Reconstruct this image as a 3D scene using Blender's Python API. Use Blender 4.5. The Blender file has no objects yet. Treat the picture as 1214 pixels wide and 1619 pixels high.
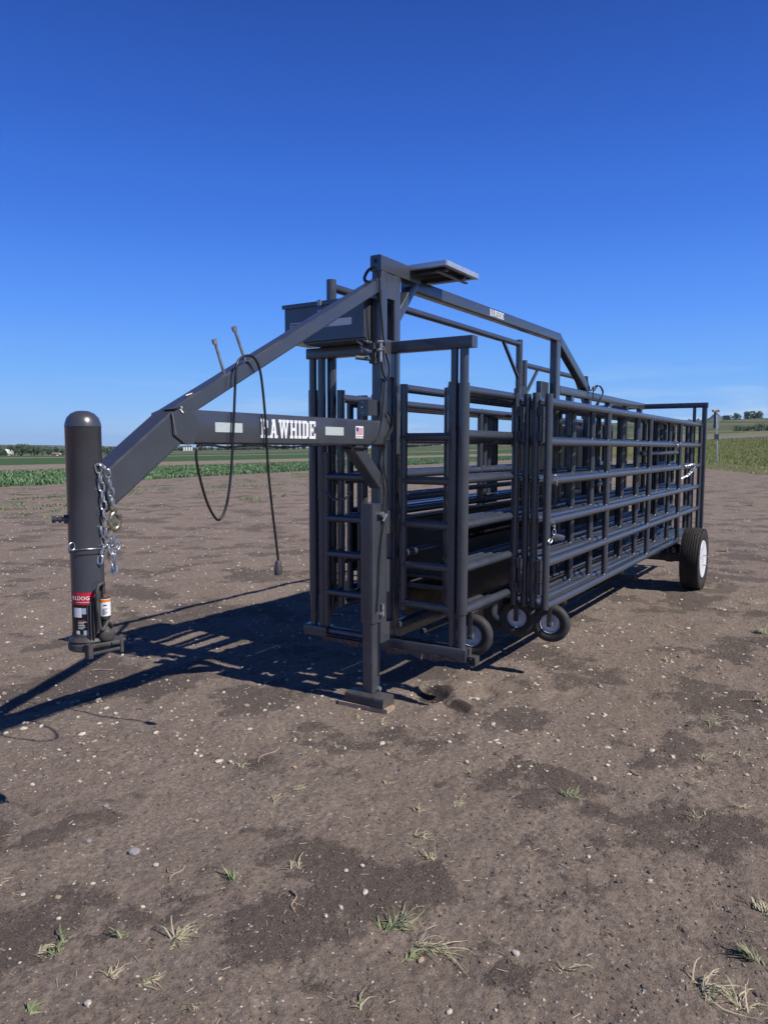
import bpy, math, random
import numpy as np
from mathutils import Vector, Matrix
random.seed(7); rng = np.random.default_rng(7)
sc = bpy.context.scene
COL = sc.collection
# ------------------------------------------------------------------ camera
F, H = 1183.0, 1.65
d1 = Vector((1355-607, -(710-809.5), -F)).normalized()
d2 = Vector((-1278-607, -(704-809.5), -F)); d2 = (d2 - d1*d1.dot(d2)).normalized()
d3 = d1.cross(d2)
R = Matrix((d1, d2, d3))                      # camera axes -> world axes
cd = bpy.data.cameras.new('camera'); cam = bpy.data.objects.new('camera', cd); COL.objects.link(cam)
M4 = R.to_4x4(); M4.translation = Vector((0, 0, H)); cam.matrix_world = M4
cd.sensor_fit = 'VERTICAL'; cd.sensor_height = 24; cd.lens = F/1619*24; cd.clip_start = .05; cd.clip_end = 20000
sc.camera = cam
def U(ax, val, px, py):                       # real point where a sight line meets the plane axis=val
    v = R @ Vector((px-607, -(py-809.5), -F)); c = Vector((0, 0, H)); t = (val-c[ax])/v[ax]; return c+v*t
# ------------------------------------------------------------------ light
SUN = Vector((.02, -.972, 1)).normalized(); EL = math.asin(SUN.z)
w = bpy.data.worlds.new('World'); sc.world = w; w.use_nodes = True; nt = w.node_tree
bg = nt.nodes['Background']; sky = nt.nodes.new('ShaderNodeTexSky'); sky.sky_type = 'NISHITA'; sky.sun_disc = False
sky.sun_elevation = EL; sky.sun_rotation = math.atan2(SUN.x, SUN.y); sky.altitude = 400
sky.air_density = 1.0; sky.dust_density = .35; sky.ozone_density = 3.5
hsv = nt.nodes.new('ShaderNodeHueSaturation'); hsv.inputs['Saturation'].default_value = 1.18; hsv.inputs['Value'].default_value = 1.0
tc = nt.nodes.new('ShaderNodeTexCoord'); mp = nt.nodes.new('ShaderNodeMapping'); mp.inputs['Scale'].default_value = (3, 3, 30)
no = nt.nodes.new('ShaderNodeTexNoise'); no.inputs['Scale'].default_value = 1.6; no.inputs['Detail'].default_value = 8; no.inputs['Roughness'].default_value = .6
rp = nt.nodes.new('ShaderNodeMapRange'); rp.inputs[1].default_value = .5; rp.inputs[2].default_value = .75; rp.inputs[3].default_value = 0; rp.inputs[4].default_value = .75
sx = nt.nodes.new('ShaderNodeSeparateXYZ')
band = nt.nodes.new('ShaderNodeMapRange'); band.inputs[1].default_value = .11; band.inputs[2].default_value = .03; band.inputs[3].default_value = 0; band.inputs[4].default_value = 1
side = nt.nodes.new('ShaderNodeMapRange'); side.inputs[1].default_value = .5; side.inputs[2].default_value = .9; side.inputs[3].default_value = 0; side.inputs[4].default_value = 1
m1 = nt.nodes.new('ShaderNodeMath'); m1.operation = 'MULTIPLY'; m2 = nt.nodes.new('ShaderNodeMath'); m2.operation = 'MULTIPLY'
mx = nt.nodes.new('ShaderNodeMix'); mx.data_type = 'RGBA'; mx.inputs['B'].default_value = (7.5, 9.0, 10.8, 1)
L = nt.links.new
L(tc.outputs['Generated'], mp.inputs[0]); L(mp.outputs[0], no.inputs[0]); L(no.outputs[0], rp.inputs[0])
L(tc.outputs['Generated'], sx.inputs[0]); L(sx.outputs[2], band.inputs[0]); L(sx.outputs[0], side.inputs[0])
L(rp.outputs[0], m1.inputs[0]); L(band.outputs[0], m1.inputs[1]); L(m1.outputs[0], m2.inputs[0]); L(side.outputs[0], m2.inputs[1])
ramp = nt.nodes.new('ShaderNodeValToRGB'); el_ = ramp.color_ramp.elements
def s2l(c): return tuple((v/255/12.92 if v/255 <= .04045 else ((v/255+.055)/1.055)**2.4)/.085 for v in c)+(1,)
zs = [(-.2, (150, 190, 240)), (0, (163, 204, 252)), (.035, (148, 197, 254)), (.09, (120, 181, 255)), (.17, (92, 155, 254)), (.27, (66, 125, 232)), (.38, (50, 101, 203)), (.5, (38, 80, 170)), (.75, (15, 33, 84)), (1, (9, 21, 56))]
zr = nt.nodes.new('ShaderNodeMapRange'); zr.inputs[1].default_value = -.2; zr.inputs[2].default_value = 1; L(sx.outputs[2], zr.inputs[0]); L(zr.outputs[0], ramp.inputs[0])
for i_, (z_, c_) in enumerate(zs):
    e_ = el_[i_] if i_ < 2 else el_.new((z_+.2)/1.2)
    e_.position = (z_+.2)/1.2 if i_ else 0
    e_.color = s2l(c_)
mix2 = nt.nodes.new('ShaderNodeMix'); mix2.data_type = 'RGBA'; mix2.inputs['Factor'].default_value = .94
L(sky.outputs[0], hsv.inputs['Color']); L(hsv.outputs[0], mix2.inputs['A']); L(ramp.outputs[0], mix2.inputs['B']); L(mix2.outputs['Result'], mx.inputs['A']); L(m2.outputs[0], mx.inputs['Factor']); L(mx.outputs['Result'], bg.inputs[0])
bg.inputs[1].default_value = .085
sd = bpy.data.lights.new('sun', 'SUN'); sd.energy = 5.0; sd.angle = math.radians(.53); sd.color = (1, .96, .90)
so = bpy.data.objects.new('sun', sd); COL.objects.link(so); so.rotation_euler = SUN.to_track_quat('Z', 'Y').to_euler()
sc.view_settings.view_transform = 'Standard'; sc.view_settings.look = 'None'; sc.view_settings.exposure = 0.0; sc.view_settings.gamma = 1
# ------------------------------------------------------------------ materials
def mat(name, col, rough=.5, metal=0, spec=.5, coat=0, nscale=None, namt=.25, bump=0, bscale=None, emit=None):
    m = bpy.data.materials.new(name); m.use_nodes = True; n = m.node_tree; b = n.nodes['Principled BSDF']
    b.inputs['Base Color'].default_value = (*col, 1); b.inputs['Roughness'].default_value = rough
    b.inputs['Metallic'].default_value = metal; b.inputs['Specular IOR Level'].default_value = spec; b.inputs['Coat Weight'].default_value = coat
    b.inputs['Coat Roughness'].default_value = .2
    if nscale:
        t = n.nodes.new('ShaderNodeTexCoord'); z = n.nodes.new('ShaderNodeTexNoise'); z.inputs['Scale'].default_value = nscale; z.inputs['Detail'].default_value = 6
        r = n.nodes.new('ShaderNodeMapRange'); r.inputs[1].default_value = .3; r.inputs[2].default_value = .7
        r.inputs[3].default_value = 1-namt; r.inputs[4].default_value = 1+namt
        x = n.nodes.new('ShaderNodeVectorMath'); x.operation = 'SCALE'; x.inputs[0].default_value = col
        n.links.new(t.outputs['Object'], z.inputs['Vector']); n.links.new(z.outputs[0], r.inputs[0]); n.links.new(r.outputs[0], x.inputs['Scale']); n.links.new(x.outputs[0], b.inputs['Base Color'])
        r2 = n.nodes.new('ShaderNodeMapRange'); r2.inputs[1].default_value = .3; r2.inputs[2].default_value = .7
        r2.inputs[3].default_value = max(.02, rough-.1); r2.inputs[4].default_value = min(1, rough+.12)
        n.links.new(z.outputs[0], r2.inputs[0]); n.links.new(r2.outputs[0], b.inputs['Roughness'])
        if bump:
            z2 = n.nodes.new('ShaderNodeTexNoise'); z2.inputs['Scale'].default_value = bscale or nscale*4; z2.inputs['Detail'].default_value = 4
            n.links.new(t.outputs['Object'], z2.inputs['Vector'])
            bp = n.nodes.new('ShaderNodeBump'); bp.inputs['Strength'].default_value = bump; bp.inputs['Distance'].default_value = .004
            n.links.new(z2.outputs[0], bp.inputs['Height']); n.links.new(bp.outputs[0], b.inputs['Normal'])
    return m
def dusty(m, amt):
    n = m.node_tree; b = n.nodes['Principled BSDF']; src = b.inputs['Base Color'].links[0].from_socket; t = n.nodes.new('ShaderNodeTexCoord')
    z = n.nodes.new('ShaderNodeTexNoise'); z.inputs['Scale'].default_value = 2.3; z.inputs['Detail'].default_value = 10; z.inputs['Roughness'].default_value = .72; n.links.new(t.outputs['Object'], z.inputs['Vector'])
    r_ = n.nodes.new('ShaderNodeMapRange'); r_.inputs[1].default_value = .5; r_.inputs[2].default_value = .72; r_.inputs[3].default_value = 0; r_.inputs[4].default_value = amt; n.links.new(z.outputs[0], r_.inputs[0])
    x = n.nodes.new('ShaderNodeMix'); x.data_type = 'RGBA'; x.inputs['B'].default_value = (.17, .145, .125, 1); n.links.new(src, x.inputs['A']); n.links.new(r_.outputs[0], x.inputs['Factor']); n.links.new(x.outputs['Result'], b.inputs['Base Color'])
PAINT = mat('charcoal_paint', (.050, .055, .069), .28, 0, .75, .28, 7, .08, .10, 30)
PAINTD = mat('worn_charcoal_paint', (.06, .056, .054), .5, 0, .4, 0, 25, .35, .3, 90)
dusty(PAINT, .09); dusty(PAINTD, .5)
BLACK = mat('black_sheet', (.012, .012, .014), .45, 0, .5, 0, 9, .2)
RUBBER = mat('tyre_rubber', (.035, .031, .028), .75, 0, .3, 0, 18, .3, .4, 60); dusty(RUBBER, .45)
CRUB = mat('caster_rubber', (.045, .043, .042), .65, 0, .3, 0, 22, .25)
WHITE = mat('white_vinyl', (.78, .79, .8), .45, 0, .5, 0, 60, .05)
WRIM = mat('white_rim_paint', (.8, .82, .85), .3, 0, .5, .2, 20, .06)
REFL = mat('reflector_silver', (.55, .62, .6), .35, .2, .5, 0, 120, .12)
ZINC = mat('zinc', (.5, .53, .56), .32, .85, .5, 0, 60, .25)
GALV = mat('galvanised', (.36, .38, .4), .45, .7, .5, 0, 30, .25)
BRASSY = mat('yellow_zinc', (.38, .34, .24), .28, .85, .5, 0, 60, .3)
CABLE = mat('black_rubber_cable', (.012, .012, .013), .4, 0, .5, 0, 40, .2)
WELD = mat('bare_weld', (.34, .33, .33), .4, .6, .5, 0, 150, .4)
ALU = mat('aluminium_frame', (.6, .62, .65), .35, .6, .5, 0, 20, .1)
SOLB = mat('solar_back_sheet', (.05, .055, .065), .5, 0, .5, 0, 10, .2)
RED = mat('red_print', (.55, .02, .04), .4); ORANGE = mat('orange_print', (.75, .22, .02), .4); PBLACK = mat('black_print', (.012, .012, .012), .35)
PINK = mat('faded_red_print', (.55, .12, .16), .4); BLUEP = mat('blue_print', (.03, .05, .22), .4); PALEB = mat('pale_blue_print', (.35, .42, .55), .4)
RUST = mat('rusty_steel', (.2, .1, .06), .7, .2, .4, 0, 60, .4)
GREYT = mat('grey_print', (.12, .13, .14), .4)
WOOD = mat('weathered_board', (.36, .26, .2), .8, 0, .3, 0, 30, .25)
CHUB = mat('pressed_steel_hub', (.60, .63, .66), .38, .35, .5, 0, 40, .12)
MUD = mat('caked_mud', (.13, .10, .085), .95, 0, .1, 0, 40, .4, .8, 90)
AMBER = mat('amber_lens', (.70, .42, .18), .35); SIGNB = mat('sign_back', (.62, .63, .60), .5, .2)
# ------------------------------------------------------------------ mesh building
class MB:
    def __init__(s): s.v = []; s.f = []
    def add(s, vs, fs):
        o = len(s.v); s.v += [tuple(v) for v in vs]; s.f += [tuple(i+o for i in f) for f in fs]; return s
    def box(s, c, d, rot=None):
        c = Vector(c); vs = []
        for x in (-.5, .5):
            for y in (-.5, .5):
                for z in (-.5, .5):
                    p = Vector((x*d[0], y*d[1], z*d[2]))
                    if rot: p = rot @ p
                    vs.append(c+p)
        return s.add(vs, [(0, 1, 3, 2), (4, 6, 7, 5), (0, 4, 5, 1), (2, 3, 7, 6), (0, 2, 6, 4), (1, 5, 7, 3)])
    def bx(s, x0, x1, y0, y1, z0, z1): return s.box(((x0+x1)/2, (y0+y1)/2, (z0+z1)/2), (x1-x0, y1-y0, z1-z0))
    def frame(s, a, b, up=(0, 0, 1)):
        t = (Vector(b)-Vector(a)).normalized(); u = Vector(up)
        if abs(t.dot(u)) > .95: u = Vector((0, 1, 0))
        sd = t.cross(u).normalized(); return t, sd, sd.cross(t).normalized()
    def beam(s, a, b, w_, h_, up=(0, 0, 1), r=.008, hollow=False):   # rounded box section: w_ across, h_ along up
        a = Vector(a); b = Vector(b); t, sd_, u = s.frame(a, b, up); sec = []
        for q, (sx_, sy_) in enumerate(((1, 1), (-1, 1), (-1, -1), (1, -1))):
            for k in range(4):
                an = math.radians(q*90+k*30); sec.append((sx_*(w_/2-r)+r*math.cos(an), sy_*(h_/2-r)+r*math.sin(an)))
        n = len(sec); vs = [p+sd_*x+u*y for p in (a, b) for x, y in sec]
        fs = [(i, (i+1) % n, n+(i+1) % n, n+i) for i in range(n)]+[tuple(range(n-1, -1, -1)), tuple(range(n, 2*n))]
        return s.add(vs, fs)
    def tube(s, a, b, r, n=16, r2=None, cap=True):
        a = Vector(a); b = Vector(b); r2 = r if r2 is None else r2; t, e, u = s.frame(a, b)
        vs = [p+(e*math.cos(2*math.pi*i/n)+u*math.sin(2*math.pi*i/n))*q for p, q in ((a, r), (b, r2)) for i in range(n)]
        fs = [(i, (i+1) % n, n+(i+1) % n, n+i) for i in range(n)]
        if cap: fs += [tuple(range(n-1, -1, -1)), tuple(range(n, 2*n))]
        return s.add(vs, fs)
    def path(s, pts, r, n=8, closed=False, smooth=0):
        P = [Vector(p) for p in pts]
        if smooth:
            Q = []; m = len(P)
            for i in range(m if closed else m-1):
                p0, p1, p2, p3 = (P[(i-1) % m] if closed or i else P[0]), P[i], P[(i+1) % m], (P[(i+2) % m] if closed or i+2 < m else P[-1])
                for k in range(smooth):
                    t = k/smooth; Q.append(.5*((2*p1)+(p2-p0)*t+(2*p0-5*p1+4*p2-p3)*t*t+(3*p1-p0-3*p2+p3)*t**3))
            if not closed: Q.append(P[-1])
            P = Q
        m = len(P); vs = []; prev = None
        for i, p in enumerate(P):
            a = P[(i-1) % m] if closed or i else p; b = P[(i+1) % m] if closed or i < m-1 else p
            t = (b-a).normalized()
            if prev is None:
                u = Vector((0, 0, 1)) if abs(t.z) < .9 else Vector((1, 0, 0))
            else: u = prev
            e = t.cross(u).normalized(); u = e.cross(t).normalized(); prev = u
            vs += [p+(e*math.cos(2*math.pi*k/n)+u*math.sin(2*math.pi*k/n))*r for k in range(n)]
        fs = [(i*n+k, i*n+(k+1) % n, ((i+1) % m)*n+(k+1) % n, ((i+1) % m)*n+k) for i in range(m if closed else m-1) for k in range(n)]
        if not closed: fs += [tuple(range(n-1, -1, -1)), tuple(range((m-1)*n, m*n))]
        return s.add(vs, fs)
    def lathe(s, c, ax, prof, n=32, closed=False):     # prof: (distance along axis, radius)
        c = Vector(c); ax = Vector(ax).normalized(); u = Vector((0, 0, 1)) if abs(ax.z) < .9 else Vector((1, 0, 0))
        e = ax.cross(u).normalized(); u = e.cross(ax).normalized(); m = len(prof)
        vs = [c+ax*h+(e*math.cos(2*math.pi*k/n)+u*math.sin(2*math.pi*k/n))*r for h, r in prof for k in range(n)]
        fs = [(i*n+k, i*n+(k+1) % n, ((i+1) % m)*n+(k+1) % n, ((i+1) % m)*n+k) for i in range(m if closed else m-1) for k in range(n)]
        if not closed: fs += [tuple(range(n-1, -1, -1)), tuple(range((m-1)*n, m*n))]
        return s.add(vs, fs)
    def build(s, name, m, parent=None, smooth=True, ang=38):
        me = bpy.data.meshes.new(name); me.from_pydata(s.v, [], s.f); me.materials.append(m)
        o = bpy.data.objects.new(name, me); COL.objects.link(o)
        if smooth:
            me.polygons.foreach_set('use_smooth', [True]*len(me.polygons)); me.set_sharp_from_angle(angle=math.radians(ang))
        if parent:
            o.parent = parent; p = parent; off = Vector((0, 0, 0))
            while p: off += p.location; p = p.parent
            me.transform(Matrix.Translation(-off))
        return o
def tag(o, label=None, cat=None, group=None, kind=None):
    for k, v in (('label', label), ('category', cat), ('group', group), ('kind', kind)):
        if v: o[k] = v
    return o
def empty(name, loc, label, cat, group=None):
    o = bpy.data.objects.new(name, None); COL.objects.link(o); o.location = loc; o.empty_display_size = .1
    bpy.context.view_layer.update(); return tag(o, label, cat, group)
def rebase(o):                                  # origin of a single-mesh thing goes to its base
    co = np.empty(len(o.data.vertices)*3); o.data.vertices.foreach_get('co', co); co = co.reshape(-1, 3)
    b = Vector((co[:, 0].mean(), co[:, 1].mean(), co[:, 2].min())); o.data.transform(Matrix.Translation(-b)); o.location = b; return o
def arr_obj(name, V, Fa, m, matidx=None, mats=None, smooth=False):   # numpy mesh of equal-sized faces
    me = bpy.data.meshes.new(name); k = Fa.shape[1]
    me.vertices.add(len(V)); me.vertices.foreach_set('co', V.astype(np.float32).ravel())
    me.loops.add(Fa.size); me.loops.foreach_set('vertex_index', Fa.astype(np.int32).ravel())
    me.polygons.add(len(Fa)); me.polygons.foreach_set('loop_start', np.arange(0, Fa.size, k, dtype=np.int32)); me.polygons.foreach_set('loop_total', np.full(len(Fa), k, dtype=np.int32))
    for q in (mats or [m]): me.materials.append(q)
    if matidx is not None: me.polygons.foreach_set('material_index', matidx.astype(np.int32))
    me.polygons.foreach_set('use_smooth', np.full(len(Fa), smooth)); me.update(calc_edges=True); me.validate()
    o = bpy.data.objects.new(name, me); COL.objects.link(o); return o
# ------------------------------------------------------------------ noise + terrain height
_G = rng.random((256, 256))
def vn(x, y):
    xi = np.floor(x).astype(int); yi = np.floor(y).astype(int); fx = x-xi; fy = y-yi
    fx = fx*fx*(3-2*fx); fy = fy*fy*(3-2*fy); a = _G[xi & 255, yi & 255]; b = _G[(xi+1) & 255, yi & 255]; c = _G[xi & 255, (yi+1) & 255]; d = _G[(xi+1) & 255, (yi+1) & 255]
    return (a*(1-fx)+b*fx)*(1-fy)+(c*(1-fx)+d*fx)*fy-.5
def fbm(x, y, o=4, g=.5):
    s = 0; a = 1
    for i in range(o): s = s+a*vn(x*2**i+17.3*i, y*2**i+5.1*i); a *= g
    return s
def ss(a, b, x): t = np.clip((x-a)/(b-a), 0, 1); return t*t*(3-2*t)
def height(x, y):
    D = np.hypot(x, y); az = np.degrees(np.arctan2(y, x)); s = .37*x-.93*y
    z = 3.55*ss(22, 41, s)+1.3*ss(40, 51, s)+1.9*ss(49, 70, s)
    wr = 1-ss(10, 34, az); z = z+wr*(44*ss(250, 1500, D)+14*ss(1500, 4000, D))
    z = z+wr*ss(500, 1500, D)*5*fbm(x*.0022, y*.0022, 3)*2
    z = z-7.2*ss(30, 58, az)*ss(60, 900, D)+26*ss(40, 58, az)*ss(3000, 5000, D)*(vn(x*.0011, y*.0011)+.7)-1.2*ss(900, 2500, D)*0
    near = 1-ss(25, 60, D)
    z = z+near*(.035*fbm(x*.6, y*.6, 3)+.018*fbm(x*2.6, y*2.6, 3))
    f = 1-ss(9, 16, D)
    rid = 1-2*np.abs(fbm(x*3.1+9, y*3.1+4, 2)); z = z+f*(.010*fbm(x*11, y*11, 3)+.006*fbm(x*34, y*34, 2))
    z = z+f*.006*np.clip(vn(x*60, y*60)-.12, 0, 1)*ss(-.1, .3, fbm(x*1.3+3, y*1.3, 2))
    # scraped hollow and spoil beside the jack foot
    for px_, py_, ax_, ay_, hh in ((4.26, 2.32, .15, .11, -.035), (4.50, 2.02, .10, .06, -.022), (4.03, 2.19, .16, .05, .03), (4.55, 2.25, .25, .10, .03), (4.86, 1.55, .12, .06, -.02), (4.75, 1.66, .12, .05, -.018)):
        z = z+hh*np.exp(-((x-px_)/ax_)**2-((y-py_)/ay_)**2)
    def pit(cx_, cy_, a_, b_, th, dp, sh=.7):
        u_ = (x-cx_)*math.cos(th)+(y-cy_)*math.sin(th); v_ = -(x-cx_)*math.sin(th)+(y-cy_)*math.cos(th); rr = np.hypot(u_/a_, v_/b_)+.45*fbm(x*9, y*9, 4); return dp*(1-ss(sh, 1.0, rr))
    z = z+pit(4.34, 2.34, .24, .10, 1.0, -.035, .5)+pit(4.18, 2.08, .22, .04, 1.2, -.03, .4)+pit(4.27, 2.13, .20, .10, 1.1, .015, .5)+pit(4.62, 2.06, .09, .045, .9, -.02)
    # flat where trailer stands
    k = np.exp(-((x-3.8)/.3)**2-((y-2.5)/.3)**2); z = z*(1-k)
    return z
def hz(x, y): return float(height(np.array([float(x)]), np.array([float(y)]))[0])
# ------------------------------------------------------------------ ground sheet
rad = [.25]
while rad[-1] < 9000:
    r = rad[-1]; rad.append(r*(1.0055 if r < 12 else 1.012 if r < 150 else 1.03))
rad = np.array(rad)
azs = np.concatenate([np.arange(-170, -14, 3.0), np.arange(-14, 78, .16), np.arange(78, 190, 3.0)])
A, Rr = np.meshgrid(np.radians(azs), rad); X = Rr*np.cos(A); Y = Rr*np.sin(A); Z = height(X, Y)
nr, na = X.shape; V = np.stack([X, Y, Z], -1).reshape(-1, 3); V = np.vstack([V, [[0, 0, hz(.01, .01)]]])
ii, jj = np.meshgrid(np.arange(nr-1), np.arange(na), indexing='ij'); j2 = (jj+1) % na
Fq = np.stack([ii*na+jj, (ii+1)*na+jj, (ii+1)*na+j2, ii*na+j2], -1).reshape(-1, 4)
def gmat():
    m = bpy.data.materials.new('ground'); m.use_nodes = True; n = m.node_tree; b = n.nodes['Principled BSDF']; N = n.nodes.new; K = n.links.new
    b.inputs['Roughness'].default_value = .95; b.inputs['Specular IOR Level'].default_value = .15
    t = N('ShaderNodeTexCoord'); at = N('ShaderNodeAttribute'); at.attribute_name = 'cover'
    def noise(s, d=6, ro=.55, vec=None):
        z = N('ShaderNodeTexNoise'); z.inputs['Scale'].default_value = s; z.inputs['Detail'].default_value = d; z.inputs['Roughness'].default_value = ro; K(vec or t.outputs['Object'], z.inputs['Vector']); return z.outputs[0]
    def mr(i, a, b_, c=0, d=1, sm=False):
        z = N('ShaderNodeMapRange'); z.inputs[1].default_value = a; z.inputs[2].default_value = b_; z.inputs[3].default_value = c; z.inputs[4].default_value = d
        if sm: z.interpolation_type = 'SMOOTHSTEP'
        K(i, z.inputs[0]); return z.outputs[0]
    def mix(f, a, b_):
        z = N('ShaderNodeMix'); z.data_type = 'RGBA'
        if hasattr(f, 'links'): K(f, z.inputs['Factor'])
        else: z.inputs['Factor'].default_value = f
        for q, v in (('A', a), ('B', b_)):
            if hasattr(v, 'links'): K(v, z.inputs[q])
            else: z.inputs[q].default_value = (*v, 1)
        return z.outputs['Result']
    def mul(a, b_):
        z = N('ShaderNodeMath'); z.operation = 'MULTIPLY'; K(a, z.inputs[0])
        if hasattr(b_, 'links'): K(b_, z.inputs[1])
        else: z.inputs[1].default_value = b_
        return z.outputs[0]
    # dry crust and darker loose, moist soil
    crust = mix(mr(noise(2.2), .35, .65), (.250, .193, .152), (.315, .248, .198))
    crust = mix(mr(noise(45, 3), .35, .7), crust, (.165, .130, .108))
    loose = mix(mr(noise(70, 3), .35, .7), (.092, .072, .061), (.155, .123, .104))
    patch = mr(noise(1.0, 9, .66), .525, .555, 0, 1)
    dirt = mix(mul(patch, .50), crust, loose)
    # scattered grit, straw and pebbles
    def specks(sc_, thr, col, base, dens):
        v = N('ShaderNodeTexVoronoi'); v.inputs['Scale'].default_value = sc_; K(t.outputs['Object'], v.inputs['Vector'])
        s_ = mr(v.outputs['Distance'], thr, thr*.75); sp = N('ShaderNodeSeparateColor'); K(v.outputs['Color'], sp.inputs[0])
        g = mr(sp.outputs[0], dens, dens+.02); return mix(mul(s_, g), base, mix(sp.outputs[1], col[0], col[1])), v
    dirt, v1 = specks(42, .24, ((.50, .43, .34), (.34, .30, .27)), dirt, .86)
    dirt, v2 = specks(17, .10, ((.52, .45, .36), (.25, .21, .18)), dirt, .93)
    dirt, v3 = specks(90, .3, ((.36, .30, .24), (.04, .033, .03)), dirt, .55)
    dirt, v4 = specks(150, .3, ((.40, .33, .27), (.20, .16, .14)), dirt, .75)
    # hairline drying cracks
    vc = N('ShaderNodeTexVoronoi'); vc.feature = 'DISTANCE_TO_EDGE'; vc.inputs['Scale'].default_value = 5.5
    wv = N('ShaderNodeTexNoise'); wv.inputs['Scale'].default_value = 9; wv.inputs['Detail'].default_value = 5; K(t.outputs['Object'], wv.inputs['Vector'])
    ad = N('ShaderNodeVectorMath'); ad.operation = 'MULTIPLY_ADD'; K(wv.outputs['Color'], ad.inputs[0]); ad.inputs[1].default_value = (.16, .16, .16); K(t.outputs['Object'], ad.inputs[2]); K(ad.outputs[0], vc.inputs['Vector'])
    crack = mul(mr(vc.outputs['Distance'], .012, .002), mr(noise(1.3, 3), .54, .66))
    dirt = mix(mul(crack, .5), dirt, (.05, .04, .033))
    # green cover, dead straw, tan stubble soil, road
    straw = mix(mr(noise(1.4, 8, .7), .35, .65), (.20, .17, .09), (.075, .105, .03))
    grass = mix(mr(noise(.18, 9, .7), .35, .65), (.13, .16, .05), (.26, .24, .10))
    crop = mix(mr(noise(.5, 9, .75), .3, .7), (.04, .085, .03), (.075, .13, .05))
    fields = mix(mr(noise(.006, 6, .6), .42, .6), (.055, .085, .035), (.17, .16, .08))
    tan = mix(mr(noise(1.1, 8, .7), .3, .7), (.20, .155, .12), (.30, .24, .19))
    road = mix(mr(noise(2, 6), .3, .7), (.20, .175, .17), (.26, .235, .225))
    se = N('ShaderNodeSeparateColor'); K(at.outputs['Color'], se.inputs[0]); edge = noise(1.0, 8, .75)
    def msk(ch, lo=.12): 
        z = N('ShaderNodeMath'); z.operation = 'ADD'; K(ch, z.inputs[0]); K(mr(edge, .2, .8, -.35, .35), z.inputs[1]); return mr(z.outputs[0], .45, .55)
    c = mix(msk(se.outputs[0]), dirt, crop); c = mix(msk(se.outputs[1]), c, tan); c = mix(msk(se.outputs[2]), c, grass)
    at2 = N('ShaderNodeAttribute'); at2.attribute_name = 'cover2'; s2 = N('ShaderNodeSeparateColor'); K(at2.outputs['Color'], s2.inputs[0]); c = mix(msk(at2.outputs['Alpha']), c, (.075, .058, .049))  # pit tone: dark loose soil, with the shadow there put into the colour
    c = mix(s2.outputs[0], c, road); c = mix(s2.outputs[1], c, fields); c = mix(msk(s2.outputs[2]), c, straw)
    K(c, b.inputs['Base Color'])
    # relief
    h = N('ShaderNodeMath'); h.operation = 'ADD'; K(mul(noise(28, 9, .72), 1.1), h.inputs[0])
    gl = N('ShaderNodeMath'); gl.operation = 'MULTIPLY_ADD'; K(patch, gl.inputs[0]); gl.inputs[1].default_value = .9; gl.inputs[2].default_value = .3; K(mul(noise(130, 5, .7), gl.outputs[0]), h.inputs[1])
    h2 = N('ShaderNodeMath'); h2.operation = 'SUBTRACT'; K(h.outputs[0], h2.inputs[0]); K(mul(crack, .4), h2.inputs[1])
    bp = N('ShaderNodeBump'); bp.inputs['Strength'].default_value = .95; bp.inputs['Distance'].default_value = .017; K(h2.outputs[0], bp.inputs['Height']); K(bp.outputs[0], b.inputs['Normal'])
    return m
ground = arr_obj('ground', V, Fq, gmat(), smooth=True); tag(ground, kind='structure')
x, y = V[:, 0], V[:, 1]; D = np.hypot(x, y); az = np.degrees(np.arctan2(y, x)); q = y-.15*x; s = .37*x-.93*y
left = (s < 5).astype(float)
c1 = np.zeros((len(V), 4)); c1[:, 3] = 1; c2 = c1.copy()
crop_ = ((q > 27) & (q < 43))*1.; crop_ = np.maximum(crop_, ((q > 60) & (q < 400))*1.)
wig = 6*vn(x*.01, y*.01)
tan_ = ((q > 43) & (q < 60))*1.; tan_ = np.maximum(tan_, ((q > 108) & (q < 121))*1.); tan_ = np.maximum(tan_, ((q > 230) & (q < 285))*1.)
weed = .42*((q > 19) & (q < 23))+.38*((q > 14) & (q < 17))
c1[:, 0] = np.maximum(crop_, weed)*left*(1-tan_); c1[:, 1] = tan_*left; c1[:, 2] = (s > 21.5)*1.
c2[:, 0] = ((s > 41) & (s < 50))*1.; c2[:, 0] = np.maximum(c2[:, 0], ((s > 62) & (s < 67))*.8); c2[:, 1] = ss(380, 480, D); pm = np.maximum(.9*np.exp(-((x-4.36)/.22)**2-((y-2.33)/.17)**2), .9*np.exp(-((x-4.18)/.09)**2-((y-2.08)/.13)**2)); c2[:, 3] = pm; c2[:, 2] = .9*((s > 15) & (s < 21.5))  # alpha masks the jack-side pit: loose soil and painted cast shadow together
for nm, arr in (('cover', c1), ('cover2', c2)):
    at = ground.data.attributes.new(nm, 'FLOAT_COLOR', 'POINT'); at.data.foreach_set('color', arr.astype(np.float32).ravel())
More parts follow.
